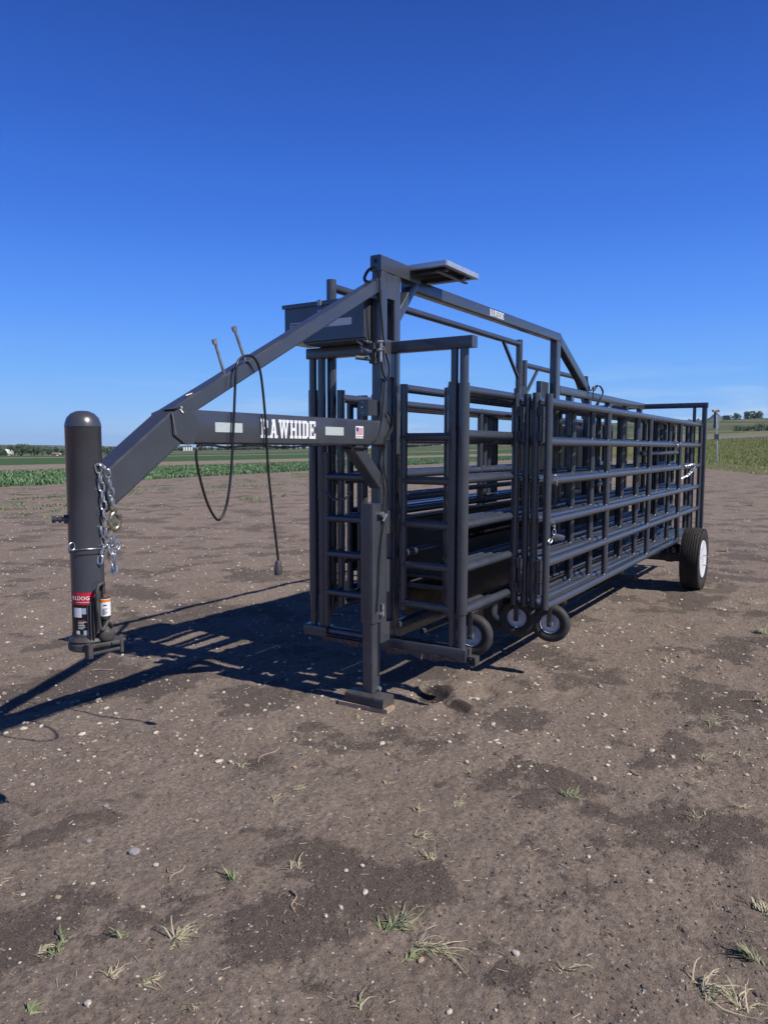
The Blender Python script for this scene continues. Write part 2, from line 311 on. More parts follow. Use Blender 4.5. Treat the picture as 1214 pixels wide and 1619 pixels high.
# ------------------------------------------------------------------ blade fields (crop rows, grass bank)
def blades(name, xs, ys, hmin, hmax, wd, mats_, nb, lean=.5, label=None, cat='grass'):
    n = len(xs)*nb; bx = np.repeat(xs, nb)+rng.normal(0, wd*1.2, n); by = np.repeat(ys, nb)+rng.normal(0, wd*1.2, n); bz = height(bx, by)-.02
    a = rng.random(n)*2*math.pi; hh = hmin+(hmax-hmin)*rng.random(n); l = hh*lean*rng.random(n); b2 = rng.random(n)*2*math.pi
    w2 = wd*(.5+rng.random(n)); base = np.stack([bx, by, bz], -1); e = np.stack([np.cos(a), np.sin(a), 0*a], -1)*w2[:, None]*.5
    tip = base+np.stack([np.cos(b2)*l, np.sin(b2)*l, hh], -1); mid = base+np.stack([np.cos(b2)*l*.35, np.sin(b2)*l*.35, hh*.6], -1)
    Vv = np.stack([base-e*.6, base+e*.6, mid+e, tip, mid-e], 1).reshape(-1, 3); i = np.arange(n)*5
    Ff = np.concatenate([np.stack([i, i+1, i+2, i+4], -1), np.stack([i+4, i+2, i+3, i+3], -1)])
    Ff = np.concatenate([np.stack([i, i+1, i+2], -1), np.stack([i, i+2, i+4], -1), np.stack([i+4, i+2, i+3], -1)])
    mi = rng.integers(0, len(mats_), n); o = arr_obj(name, Vv, Ff, None, np.concatenate([mi]*3), mats_)
    return tag(o, label, cat, kind='stuff')
def leaf(name, c, rough=.6):
    m = mat(name, c, rough, 0, .3, 0, 3, .25); return m
G1, G2, G3 = leaf('crop_leaf_dark', (.085, .15, .065)), leaf('crop_leaf', (.13, .22, .10)), leaf('crop_leaf_light', (.21, .30, .16))
H1, H2, H3 = leaf('bank_grass', (.20, .25, .08)), leaf('bank_grass_yellow', (.40, .36, .17)), leaf('bank_grass_green', (.13, .20, .06))
n = 15000; xx = 5+rng.random(n)**.8*115; rows = 27.3+rng.integers(0, 21, n)*.76; yy = rows+.15*xx+rng.normal(0, .07, n)
blades('crop_rows', xx, yy, .10, .25, .065, [G1, G2, G3], 8, .9, 'dense rows of knee high green crop beyond the bare dirt', 'crop')
n = 52000; ax_ = rng.random(n)*34-3; DD = 50+rng.random(n)**.8*150; xx = DD*np.cos(np.radians(ax_)); yy = DD*np.sin(np.radians(ax_)); s_ = .37*xx-.93*yy
k = (s_ > 21.3) & (s_ < 40.5); blades('bank_grass', xx[k], yy[k], .12, .36, .03, [H1, H1, H2, H3], 5, .9, 'tall yellow green grass covering the road bank', 'grass')
n = 3500; ax_ = rng.random(n)*36-4; DD = 38+rng.random(n)*70; xx = DD*np.cos(np.radians(ax_)); yy = DD*np.sin(np.radians(ax_)); s_ = .37*xx-.93*yy
k = (s_ > 14.8) & (s_ < 21.6) & (rng.random(n) < .9); blades('short_weeds', xx[k], yy[k], .04, .16, .05, [H1, H2, H2, H3], 3, .9, 'short sparse weeds between the dirt and the grass bank', 'weeds')
n = 7000; xx = rng.random(n)*55+2; yy = 13+rng.random(n)*11+.15*xx; pn = fbm(xx*.25, yy*.5, 3); k = pn > .12
blades('sparse_weeds', xx[k], yy[k], .03, .10, .035, [G1, G2, H1], 4, .9, 'sparse low green weeds scattered over the dirt before the crop', 'weeds')
# pale stones and straw grit lying on the dirt
def pebbles(name, n, dmin, dmax, s0, s1, m, label, lin=False):
    a = np.radians(rng.random(n)*78-9); d = dmin+(dmax-dmin)*rng.random(n) if lin else dmin*(dmax/dmin)**rng.random(n); x_, y_ = d*np.cos(a), d*np.sin(a); z_ = height(x_, y_)
    ph = (1+5**.5)/2; ic = np.array([(0, 1, ph), (0, -1, ph), (0, 1, -ph), (0, -1, -ph), (1, ph, 0), (-1, ph, 0), (1, -ph, 0), (-1, -ph, 0), (ph, 0, 1), (ph, 0, -1), (-ph, 0, 1), (-ph, 0, -1)])/1.9
    fc = [(0, 1, 8), (0, 8, 4), (0, 4, 5), (0, 5, 10), (0, 10, 1), (3, 2, 11), (3, 11, 7), (3, 7, 6), (3, 6, 9), (3, 9, 2), (1, 6, 8), (8, 6, 9), (8, 9, 4), (4, 9, 2), (4, 2, 5), (5, 2, 11), (5, 11, 10), (10, 11, 7), (10, 7, 1), (1, 7, 6)]
    sz = s0*(s1/s0)**(rng.random(n)**2.6); st = .5+rng.random(n)*.9; hh = .35+rng.random(n)*.35; th = rng.random(n)*6.28
    P = ic[None]*(1+rng.normal(0, .13, (n, 12, 1))); px, py, pz = P[..., 0]*sz[:, None]*st[:, None], P[..., 1]*sz[:, None]*.75, P[..., 2]*sz[:, None]*hh[:, None]
    Vv = np.stack([x_[:, None]+px*np.cos(th)[:, None]-py*np.sin(th)[:, None], y_[:, None]+px*np.sin(th)[:, None]+py*np.cos(th)[:, None], (z_+sz*hh*.25)[:, None]+pz], -1).reshape(-1, 3)
    Ff = (np.array(fc)[None]+(np.arange(n)*12)[:, None, None]).reshape(-1, 3); mi = np.repeat(rng.integers(0, len(m), n), 20)
    return tag(arr_obj(name, Vv, Ff, None, mi, m), label, 'pebbles', kind='stuff')
P1, P2, P3, P4 = mat('pale_stone', (.52, .46, .38), .8, nscale=40), mat('grey_stone', (.26, .25, .25), .8, nscale=40), mat('tan_stone', (.38, .27, .18), .8, nscale=40), mat('soil_clod', (.12, .095, .08), .95, nscale=30)
pebbles('loose_pebbles', 14000, 1.3, 24, .0013, .0075, [P1, P1, P3, P2], 'small pale pebbles and grit strewn over the dirt')
pebbles('stubble_chips', 75000, 3.8, 70, .003, .022, [P1, P1, mat('husk_chip', (.34, .27, .20), .9, nscale=30)], 'pale stubble chips and husks scattered over the dirt further back', True)
pebbles('soil_crumbs', 30000, 1.3, 14, .002, .011, [P4], 'small crumbs and clods of the brown soil')
n = 900; aa = np.radians(rng.random(n)*74-8); dd = 1.6*(30/1.6)**rng.random(n); mb = MB()
for i in range(n):
    xx, yy = dd[i]*math.cos(aa[i]), dd[i]*math.sin(aa[i]); t = random.random()*3.14; l = random.uniform(.01, .035)
    e = Vector((math.cos(t), math.sin(t), random.uniform(-.1, .15)))*l; c = Vector((xx, yy, hz(xx, yy)+.003)); mb.tube(c-e*.5, c+e*.5, .0012+dd[i]*.00015, 4)
tag(mb.build('straw_bits', mat('dry_straw', (.42, .35, .25), .8), smooth=False), 'broken dry straw and stalk bits littering the dirt', 'straw', kind='stuff')
exec_marker = 0
# ================================================================== THE TRAILER
YC = 2.565
tr = empty('corral_trailer', (3.8, YC, 0), 'long charcoal gooseneck trailer frame carrying the stacked corral panels, with white lettering on its neck', 'trailer')
def part(mb, name, m, parent=None, **k): return mb.build(name, m, parent or tr, **k)
NY0, NY1 = 2.515, 2.625; NC = (NY0+NY1)/2; NW = NY1-NY0     # neck side faces
# neck
part(MB().beam((2.34, NC, 1.742), (3.985, NC, 1.742), NW, .155, r=.014), 'neck_beam', PAINT)
import bmesh
def prism(prof, y0, y1, name, m, parent, bev=.010):
    bm = bmesh.new(); a = [bm.verts.new((p[0], y0, p[1])) for p in prof]; b = [bm.verts.new((p[0], y1, p[1])) for p in prof]; n = len(prof)
    bm.faces.new(a); bm.faces.new(b[::-1])
    for i in range(n): bm.faces.new((a[i], b[i], b[(i+1) % n], a[(i+1) % n]))
    bmesh.ops.recalc_face_normals(bm, faces=bm.faces); bm.edges.ensure_lookup_table()
    lon = [e for e in bm.edges if abs(e.verts[0].co.y-e.verts[1].co.y) < 1e-6]; bmesh.ops.bevel(bm, geom=lon, offset=bev, segments=3, affect='EDGES', profile=.5)
    me = bpy.data.meshes.new(name); bm.to_mesh(me); bm.free(); me.materials.append(m); o = bpy.data.objects.new(name, me); COL.objects.link(o); o.parent = parent; me.transform(Matrix.Translation(-parent.location)); return o
prism([(2.272, 1.815), (3.99, 2.703), (3.99, 2.622), (2.425, 1.812)], 2.527, 2.603, 'upper_neck_beam', PAINT, tr, .008)
prism([(1.90, 1.537), (2.270, 1.806), (2.42, 1.806), (2.40, 1.668), (2.325, 1.668), (1.93, 1.390)], NY0-.0015, NY1+.0015, 'lower_neck_beam', PAINT, tr)
for yy, dy in ((NY0-.004, -.006), (NY1+.004, .006)):
    pts = [(2.262, 1.80), (2.345, 1.832), (2.43, 1.76), (2.385, 1.665), (2.345, 1.662), (2.27, 1.705)]
    gp = MB(); vs = [(a, yy, b) for a, b in pts]+[(a, yy+dy, b) for a, b in pts]; n_ = len(pts)
    gp.add(vs, [tuple(range(n_)), tuple(range(2*n_-1, n_-1, -1))]+[(i, i+n_, (i+1) % n_+n_, (i+1) % n_) for i in range(n_)])
    part(gp, 'knee_gusset', PAINT, smooth=False)
wm = MB(); random.seed(3)
wm.path([(2.262+t*.002, NY0-.012, 1.80-t*.0095) for t in range(11)], .003, 5)
for i in range(5): wm.tube((2.318+random.uniform(-.01, .01), NY0-.012+random.random()*.004, 1.828-.012*i*.5), (2.32+random.uniform(-.01, .01), NY0-.013, 1.83-.012*i*.5-.008), .0045, 6)
wm.tube((2.385, NC-.02, 1.881), (2.42, NC-.024, 1.893), .0035, 6)
part(wm, 'weld_bead', WELD)
br = MB().beam((3.70, NC-.005, 1.672), (3.985, NC-.005, 1.43), NW*.75, .085, up=(1, 0, 1), r=.008)
part(br, 'neck_brace', PAINT)
# lettering, in thin vinyl; glyphs rasterised from slab-serif strokes
GL = {'R': (.70, [(.0, 0, .34, .15), (.0, .85, .48, 1), (.08, 0, .27, 1), (.44, .52, .62, .93), (.27, .85, .55, .97), (.27, .46, .52, .58)], [[(.36, .5), (.54, .5), (.62, 0), (.44, 0)]], [(.42, 0, .70, .13)]),
      'A': (.74, [(.0, 0, .28, .15), (.44, 0, .74, .15), (.2, .85, .5, 1), (.2, .27, .5, .40)], [[(.08, 0), (.25, 0), (.42, 1), (.27, 1)], [(.47, 0), (.67, 0), (.49, 1), (.31, 1)]], []),
      'W': (1.0, [(.0, .85, .32, 1), (.36, .85, .64, 1), (.68, .85, 1.0, 1)], [[(.06, 1), (.24, 1), (.38, 0), (.25, 0)], [(.25, 0), (.38, 0), (.54, 1), (.42, 1)], [(.42, 1), (.58, 1), (.75, 0), (.62, 0)], [(.62, 0), (.75, 0), (.94, 1), (.78, 1)]], []),
      'H': (.72, [(.0, 0, .31, .15), (.41, 0, .72, .15), (.0, .85, .31, 1), (.41, .85, .72, 1), (.07, 0, .25, 1), (.47, 0, .65, 1), (.2, .43, .5, .57)], [], []),
      'I': (.33, [(.0, 0, .33, .15), (.0, .85, .33, 1), (.075, 0, .255, 1)], [], []),
      'D': (.66, [(.0, 0, .46, .15), (.0, .85, .46, 1), (.07, 0, .25, 1), (.47, .13, .66, .87), (.4, .05, .56, .95)], [], []),
      'E': (.64, [(.0, 0, .62, .15), (.0, .85, .62, 1), (.07, 0, .25, 1), (.48, .0, .64, .32), (.48, .68, .64, 1), (.2, .43, .42, .57), (.36, .34, .44, .66)], [], [])}
def letters(word, origin, ux, uz, height_, width, m, name, parent, normal, thick=.0015, rows=26):
    tot = sum(GL[c][0] for c in word)+.07*(len(word)-1); sxx = width/tot; mb = MB(); cx_ = 0; o = Vector(origin); ux = Vector(ux); uz = Vector(uz); nn = Vector(normal)*thick
    for c in word:
        wd, rects, polys, more = GL[c]; step = 1/rows
        for r_ in range(rows):
            zz = (r_+.5)*step; iv = []
            for a, b0, c_, d_ in rects+more:
                if b0 <= zz <= d_: iv.append((a, c_))
            for pl in polys:
                xs_ = [pl[i][0]+(zz-pl[i][1])/(pl[(i+1) % 4][1]-pl[i][1])*(pl[(i+1) % 4][0]-pl[i][0]) for i in range(4) if (pl[i][1]-zz)*(pl[(i+1) % 4][1]-zz) < 0]
                if len(xs_) >= 2: iv.append((min(xs_), max(xs_)))
            iv.sort(); mg = []
            for a, b in iv:
                if mg and a <= mg[-1][1]+.001: mg[-1][1] = max(mg[-1][1], b)
                else: mg.append([a, b])
            for a, b in mg:
                P = [o+ux*((cx_+q)*sxx)+uz*(zv*height_) for q, zv in ((a, r_*step), (b, r_*step), (b, (r_+1)*step), (a, (r_+1)*step))]
                mb.add(P+[p+nn for p in P], [(4, 5, 6, 7), (0, 1, 5, 4), (1, 2, 6, 5), (2, 3, 7, 6), (3, 0, 4, 7)])
        cx_ += wd+.07
    return mb.build(name, m, parent, smooth=False)
letters('RAWHIDE', (2.842, NY0, 1.699), (1, 0, 0), (0, 0, 1), .095, .445, WHITE, 'lettering', tr, (0, -1, 0))
def decal(name, m, x0, x1, z0, z1, y_, parent=tr, t=.0015): return MB().bx(x0, x1, y_-t, y_, z0, z1).build(name, m, parent, smooth=False)
decal('reflector', REFL, 2.528, 2.71, 1.722, 1.767, NY0); decal('reflector', REFL, 3.377, 3.553, 1.721, 1.768, NY0)
fs = decal('flag_sticker', WHITE, 3.676, 3.757, 1.707, 1.779, NY0)
def sub(mb, name, m, p): return mb.build(name, m, p, smooth=False)
b_ = MB()
for k in range(7): b_.bx(3.682+(.024 if k > 2 else 0), 3.751, NY0-.0022, NY0-.0015, 1.728+k*.0063, 1.7315+k*.0063)
sub(b_, 'stripes', PINK, fs); sub(MB().bx(3.682, 3.704, NY0-.0024, NY0-.0015, 1.747, 1.772), 'canton', BLUEP, fs)
def text(body, name, m, parent, size, origin, ux, uz, ext=.0004, bold=0):
    c = bpy.data.curves.new('t', 'FONT'); c.body = body; c.size = size; c.extrude = ext; c.offset = bold; c.resolution_u = 2
    o = bpy.data.objects.new('t', c); COL.objects.link(o); dg = bpy.context.evaluated_depsgraph_get(); me = bpy.data.meshes.new_from_object(o.evaluated_get(dg)); bpy.data.objects.remove(o)
    ux = Vector(ux).normalized(); uz = Vector(uz).normalized(); M = Matrix((ux, uz, ux.cross(uz))).transposed().to_4x4(); M.translation = Vector(origin)
    me.transform(M); off = Vector((0, 0, 0)); p = parent
    while p: off += p.location; p = p.parent
    me.transform(Matrix.Translation(-off)); me.materials.clear(); me.materials.append(m); oo = bpy.data.objects.new(name, me); COL.objects.link(oo); oo.parent = parent; return oo
text('MADE IN USA', 'caption', GREYT, fs, .0125, (3.681, NY0-.002, 1.712), (1, 0, 0), (0, 0, 1))
# coupler tube
CX, CY, CR = 1.868, 2.57, .0675
t = MB(); t.lathe((CX, CY, 1.235), (0, 0, 1), [(0, CR)]+[(.497, CR), (.498, CR+.001), (.51, CR*.985), (.53, CR*.88), (.546, CR*.66), (.556, CR*.35), (.558, .001)], 40)
part(t, 'outer_coupler_tube', PAINT, ang=50)
t = MB(); t.lathe((CX, CY, .885), (0, 0, 1), [(0, CR*.93), (.36, CR*.93)], 36); ic = part(t, 'inner_coupler_tube', PAINT)
part(MB().lathe((CX, CY, 1.729), (0, 0, 1), [(0, CR+.0005), (.002, CR+.002), (.004, CR+.0005)], 36), 'cap_seam', PAINT)
rg = MB(); rg.path([(CX+(CR+.003)*math.cos(a*math.pi/12), CY+(CR+.003)*math.sin(a*math.pi/12), 1.252+.004*math.sin(a*.5)) for a in range(24)], .0022, 6, closed=True); part(rg, 'retaining_wire', ZINC)
sb = MB()                                          # two set bolts on the side
hz_ = Vector((-.72, .69, 0)).normalized(); c0 = Vector((CX, CY, 1.368))+hz_*CR
sb.tube(c0-hz_*.005, c0+hz_*.012, .018, 14).tube(c0+hz_*.012, c0+hz_*.048, .009, 10).tube(c0+hz_*.022, c0+hz_*.032, .016, 6).tube(c0+hz_*.044, c0+hz_*.056, .016, 6)
part(sb, 'set_bolt', PAINT)
pn = MB(); c1_ = Vector((CX+.064, CY-.03, 1.252)); pn.tube(c1_-Vector((.02, 0, 0)), c1_+Vector((.03, -.012, 0)), .010, 10)
pts = [c1_+Vector((.03+.030*math.cos(a), -.02, .004+.020*math.sin(a)+.006*math.cos(a*2))) for a in [i*math.pi/8 for i in range(16)]]; pn.path(pts, .0028, 6, closed=True)
pts = [c1_+Vector((.025+.022*math.cos(a), -.012, -.03+.026*math.sin(a))) for a in [i*math.pi/8 for i in range(16)]]; pn.path(pts, .0026, 6, closed=True)
c2_ = Vector((CX-.072, CY-.02, 1.268)); pn.path([c2_+Vector((-.008+.013*math.cos(a), 0, .015*math.sin(a))) for a in [i*math.pi/8 for i in range(16)]], .002, 6, closed=True)
part(pn, 'locking_pin', ZINC)
ws = MB()
for k in range(22): z0 = 1.70-k*.021; ws.tube((CX+CR*.94, CY-.024, z0), (CX+CR*.945, CY-.025, z0-random.uniform(.004, .012)), .0022, 5)
part(ws, 'weld_bead', WELD)
# coupler head: sticker, shroud, handle, socket, base
RT, FW = Vector((.81, -.588, 0)), Vector((-.588, -.81, 0))
def LP(r_, f_, z_): return Vector((CX, CY, z_))+RT*r_+FW*f_
head = MB(); head.lathe((CX, CY, .848), (0, 0, 1), [(0, .076), (.006, .081), (.026, .081), (.032, .076), (.040, .080), (.048, .077), (.056, .066), (.07, .064)], 40); hd = part(head, 'coupler_base', PAINTD)
fo = MB(); fo.beam(LP(-.005, .088, .872), LP(.118, .070, .880), .014, .016, r=.003).beam(LP(-.005, .088, .842), LP(.118, .070, .854), .012, .012, r=.003).beam(LP(-.004, .090, .828), LP(-.004, .090, .884), .022, .028, r=.003).beam(LP(.116, .071, .838), LP(.116, .071, .888), .014, .016, r=.003).beam(LP(.06, .05, .878), LP(.112, .02, .884), .09, .012, r=.003)
fo.build('latch_slide', PAINTD, hd)
sh = MB(); pts = [(-.006, .070, .905), (-.006, .070, 1.03), (.028, .074, 1.075), (.030, .076, .93), (.012, .074, .89)]; o1 = [LP(*p) for p in pts]; o2 = [LP(p[0]+.004, p[1]-.03, p[2]) for p in pts]
sh.add(o1+o2, [(0, 1, 2, 3, 4), (9, 8, 7, 6, 5)]+[(i, 5+i, 5+(i+1) % 5, (i+1) % 5) for i in range(5)]); sh.beam(LP(.006, .076, .90), LP(.006, .076, 1.04), .004, .010, up=FW, r=.001).beam(LP(.018, .078, .90), LP(.018, .078, 1.05), .004, .010, up=FW, r=.001)
sh.build('shroud', PAINTD, hd, smooth=False)
SC_ = LP(.060, .045, 0); sk = MB(); sk.lathe((SC_.x, SC_.y, .968), (0, 0, 1), [(0, .016), (.010, .021), (.09, .021)], 24); soc = sk.build('spring_housing', PAINTD, hd)
sl = MB(); sl.lathe((SC_.x, SC_.y, .985), (0, 0, 1), [(0, .0217), (.068, .0217)], 24); wl = sl.build('warning_label', WHITE, hd)
MB().lathe((SC_.x, SC_.y, 1.041), (0, 0, 1), [(0, .0222), (.010, .0222)], 24).build('warning_band', ORANGE, wl)
q_ = MB(); rm_ = Matrix((RT, FW, Vector((0, 0, 1)))).transposed()
for k in range(6): q_.box(SC_+FW*.0221+Vector((0, 0, 1.015-k*.0045))-RT*.002*(k % 3), (.017-.003*(k % 3), .0008, .0014), rm_)
q_.box(SC_+FW*.0221+Vector((0, 0, 1.029)), (.012, .0008, .004), rm_); q_.build('small_print', PBLACK, wl, smooth=False)
MB().lathe((SC_.x, SC_.y, 1.055), (0, 0, 1), [(0, .010), (.014, .010)], 12).build('plunger', RUST, hd)
hn = MB(); hn.path([LP(.058, .055, 1.112), LP(.050, .075, 1.118), LP(.034, .088, 1.105), LP(.032, .092, 1.05), LP(.036, .094, .98), LP(.040, .092, .945), LP(.052, .080, .938), LP(.070, .060, .965)], .0068, 8, smooth=4); hn.build('handle', PAINTD, hd)
MB().tube(LP(.056, .04, 1.12), LP(.056, .04, 1.06), .008, 8).build('spring_rod', PAINTD, hd)
MB().lathe((SC_.x, SC_.y, .888), (0, 0, 1), [(0, .03), (.012, .036), (.03, .036), (.034, .024), (.06, .012), (.075, .012)], 24).build('latch_cup', PAINTD, hd)
MB().tube(LP(.066, .055, .962), LP(.085, .05, .935), .008, 8).build('latch_pin', PBLACK, hd)
def wrap(z0, z1, a0, a1, m, nm, par, rr=CR*.93+.0009):
    A_ = [math.radians(a0+(a1-a0)*i/10) for i in range(11)]; vs = [(CX+rr*math.cos(a), CY+rr*math.sin(a), z) for z in (z0, z1) for a in A_]
    return MB().add(vs, [(i, i+1, 12+i, 11+i) for i in range(10)]).build(nm, m, par)
stk = wrap(.905, 1.075, -200, -105, PBLACK, 'coupler_sticker', ic)
wrap(1.035, 1.083, -200, -105, RED, 'red_header', stk, CR*.93+.0014)
for nm_, z0, z1, a0, a1, mm in (('white_panel', .998, 1.022, -150, -124, PALEB), ('white_panel', .985, 1.023, -182, -150, WHITE), ('foot_bars', .915, .933, -145, -112, PALEB), ('foot_bars', .918, .932, -172, -158, WHITE)): wrap(z0, z1, a0, a1, mm, nm_, stk, CR*.93+.002+(.0006 if mm is WHITE else 0))
for k in range(6): wrap(.972-k*.0065, .9742-k*.0065, -165, -165+[26, 40, 22, 24, 26, 20][k], RED if k == 0 else WHITE, 'print_line', stk, CR*.93+.002)
wrap(1.044, 1.046, -170, -120, WHITE, 'header_rule', stk, CR*.93+.002)
bt = text('BULLDOG', 'brand_print', WHITE, stk, .021, (0, 0, 0), (1, 0, 0), (0, 0, 1), .0002, .0004)
for v_ in bt.data.vertices:                        # wrap the word round the tube
    g = v_.co+Vector(tr.location); a = math.radians(-208)+g.x/(CR*.93+.001); r_ = CR*.93+.0022-g.y
    v_.co = Vector((CX+r_*math.cos(a), CY+r_*math.sin(a), 1.054+g.z))-Vector(tr.location)
# T pins standing on the upper neck
for (px, py), (qx, qy) in (((340, 541), (355, 592)), ((371, 521), (388, 571))):
    a = U(1, NC, px, py); b = U(1, NC, qx, qy); h_ = MB().tube(b, a, .0072, 8); t_ = (a-b).normalized(); h_.tube(a-t_*.008, a+t_*.014, .0135, 6)
    part(h_, 'hook_rod', GALV)
# ---- centre post: two uprights laced with plates
PX0, PX1, PY0, PY1 = 3.985, 4.215, 2.53, 2.605; PYC = (PY0+PY1)/2; PD = PY1-PY0
part(MB().beam((PX0+.036, PYC, .40), (PX0+.036, PYC, 2.80), PD, .072, up=(1, 0, 0), r=.010), 'front_upright', PAINT)
part(MB().beam((PX1-.036, PYC, .40), (PX1-.036, PYC, 2.74), PD, .072, up=(1, 0, 0), r=.010), 'rear_upright', PAINT)
for z0, z1 in ((2.585, 2.755), (2.10, 2.33), (1.70, 1.86), (1.10, 1.25), (.72, .93), (.40, .52)):
    part(MB().bx(PX0+.060, PX1-.060, PY0+.004, PY1-.004, z0, z1), 'lacing_plate', PAINT, smooth=False)
cap = MB().beam((PX0-.012, PYC, 2.787), (4.47, PYC, 2.787), PD*1.05, .098, r=.010); part(cap, 'cap_beam', PAINT)
part(MB().tube((PX0-.0135, PYC, 2.80), (PX0-.0125, PYC, 2.80), .014, 12), 'cable_hole', BLACK)
part(MB().beam((PX1-.03, PYC, 2.47), (4.43, PYC, 2.745), PD*.9, .062, up=(-1, 0, 1), r=.006), 'corner_brace', PAINT)
SX1 = 7.33
part(MB().beam((4.36, PYC+.012, 2.728), (SX1, PYC+.012, 2.745), PD, .085, r=.010), 'spine_beam', PAINT)
letters('RAWHIDE', (5.62, PYC+.012-PD/2-.0003, 2.712), (1, 0, .008), (0, 0, 1), .052, .275, WHITE, 'small_lettering', tr, (0, -1, 0), rows=14)
part(MB().beam((SX1-.055, PYC+.012, .55), (SX1-.055, PYC+.012, 2.703), PD, .11, up=(1, 0, 0), r=.010), 'mid_post', PAINT)
part(MB().beam((SX1-.01, PYC+.012, 2.725), (8.30, PYC+.012, 2.29), PD, .10, r=.010), 'rear_slope_beam', PAINT)
part(MB().beam((SX1, PYC+.012, 2.235), (10.86, PYC+.012, 2.235), PD, .085, r=.010), 'lower_spine_beam', PAINT)
part(MB().bx(7.00, 7.22, PYC+.055, PYC+.10, 2.05, 2.30), 'junction_block', PAINT, smooth=False)
for xx in (7.75, 8.36, 9.18, 9.98, 10.72):
    part(MB().beam((xx, PYC+.012, .62), (xx, PYC+.012, 2.192), PD*.9, .09, up=(1, 0, 0), r=.008), 'spine_post', PAINT)
part(MB().beam((4.2, PYC, .44), (10.86, PYC, .44), PD, .10, r=.01), 'floor_beam', PAINT)
for xx in (5.6, 7.27, 8.9, 10.3):                  # arms that carry the stacked panels
    part(MB().beam((xx, 1.86, .47), (xx, 3.30, .47), .05, .05, r=.006), 'carrier_arm', PAINT)
# ---- header, lower bar and side posts of the front frame
FX = 4.14
part(MB().beam((FX, 1.968, 2.288), (FX, 3.215, 2.288), .075, .07, r=.006), 'header_beam', PAINT)
part(MB().beam((FX, 1.985, .368), (FX, 2.60, .368), .09, .082, r=.008), 'lower_crossbar', PAINT); part(MB().tube((FX, 2.60, .383), (FX, 3.12, .383), .028, 16), 'lower_pipe', PAINT); part(MB().beam((FX, 3.05, .375), (FX, 3.245, .375), .09, .075, r=.008), 'lower_end_block', PAINT)
part(MB().bx(FX-.012, FX+.012, 1.975, 1.985, .30, .41).bx(FX-.03, FX+.03, 1.925, 1.975, .36, .367).bx(FX-.03, FX+.03, 1.925, 1.975, .31, .317).bx(FX-.03, FX+.03, 1.925, 1.931, .317, .36), 'end_bracket', PAINTD, smooth=False)
mu = MB(); random.seed(5)
for q0, q1 in ((2.05, 2.60), (2.68, 3.08)):
    m_ = int((q1-q0)/.008); dz_ = 0; rows = []
    for i in range(m_+1):
        y_ = q0+(q1-q0)*i/m_; e_ = min(1, i/6, (m_-i)/6); dz_ = dz_*.8+random.gauss(0, .004); dp = e_*max(.004, .016+.010*math.sin(y_*23)+dz_+random.gauss(0, .002))
        rows.append([(FX-.047-random.random()*.004, y_, .338+.012*e_), (FX-.046+random.gauss(0, .003), y_, .327-dp*.7), (FX-.01, y_, .326-dp), (FX+.04, y_, .327-dp*.6), (FX+.046, y_, .33)])
    mu.add([p for r_ in rows for p in r_], [(i*5+k, i*5+k+1, i*5+k+6, i*5+k+5) for i in range(m_) for k in range(4)])
part(mu, 'caked_mud', MUD, smooth=False)
for yy, r_ in ((2.035, .033), (3.185, .031)):
    p_ = part(MB().tube((FX, yy, .41), (FX, yy, 2.252), r_*.84, 20), 'corner_post', PAINT)
    MB().tube((FX, yy, .62), (FX, yy, 2.045), r_*1.05, 20).build('sleeve', PAINT, p_)
for yy, r_ in ((2.10, .0235), (3.11, .028)):
    part(MB().tube((FX, yy, .41), (FX, yy, 2.252), r_, 16), 'slide_post', PAINT)
    part(MB().tube((FX, yy, 1.30), (FX, yy, 1.76), r_*1.18, 16), 'slide_collar', PAINT)
def ladder(ya, yb, name, label, ztop, zs_, zbot):
    g = empty(name, (FX, (ya+yb)/2, zbot-.03), label, 'gate', 'narrow ladder gates in the front frame')
    MB().tube((FX+.004, ya, zbot-.03), (FX+.004, ya, ztop), .025, 16).build('upright', PAINT, g)
    MB().tube((FX+.004, yb, zbot-.03), (FX+.004, yb, ztop), .024, 16).build('upright', PAINT, g)
    for z_ in zs_: MB().tube((FX+.004, ya, z_), (FX+.004, yb, z_), .0255, 16).build('rung', PAINT, g)
    w_ = MB()
    for z_ in zs_:
        for yy, s_ in ((ya, 1 if yb > ya else -1), (yb, -1 if yb > ya else 1)): w_.lathe((FX+.004, yy+s_*.024, z_), (0, s_, 0), [(0, .0265), (.006, .0275), (.010, .0262)], 12)
    w_.build('weld_ring', PAINT, g)
ladder(2.462, 2.118, 'ladder_gate', 'narrow five rung tube gate right of the centre post', 2.055, (1.72, 1.445, 1.165, .90, .645), .63)
ladder(3.075, 2.668, 'ladder_gate', 'narrow tube gate left of the centre post, behind the toolbox corner', 1.62, (1.455, 1.17, .925, .655), .42)
# ---- jack
JX, JY = 3.935, 2.572
part(MB().beam((JX, JY, .545), (JX, JY, 1.302), .098, .108, up=(1, 0, 0), r=.012), 'jack_housing', PAINT)
jl = part(MB().beam((JX-.002, JY, .095), (JX-.002, JY, .56), .080, .088, up=(1, 0, 0), r=.010), 'jack_leg', PAINT)
MB().bx(JX+.012, JX+.030, JY-.0412, JY-.0398, .19, .545).build('slot', BLACK, jl, smooth=False)
rs = MB()
for k in range(16): z_ = random.uniform(.12, .5); rs.box((JX-.0465, JY-.036+random.choice((0, .07))+random.uniform(-.002, .002), z_), (.0008, .003, random.uniform(.01, .05)))
rs.build('rust_streak', RUST, jl, smooth=False)
ft = part(MB().beam((JX-.04, JY-.155, .062), (JX-.04, JY+.135, .062), .13, .062, r=.012), 'jack_foot', PAINTD)
MB().tube((JX+.022, JY-.055, .108), (JX+.022, JY-.032, .108), .016, 6).build('foot_bolt', GALV, jl)
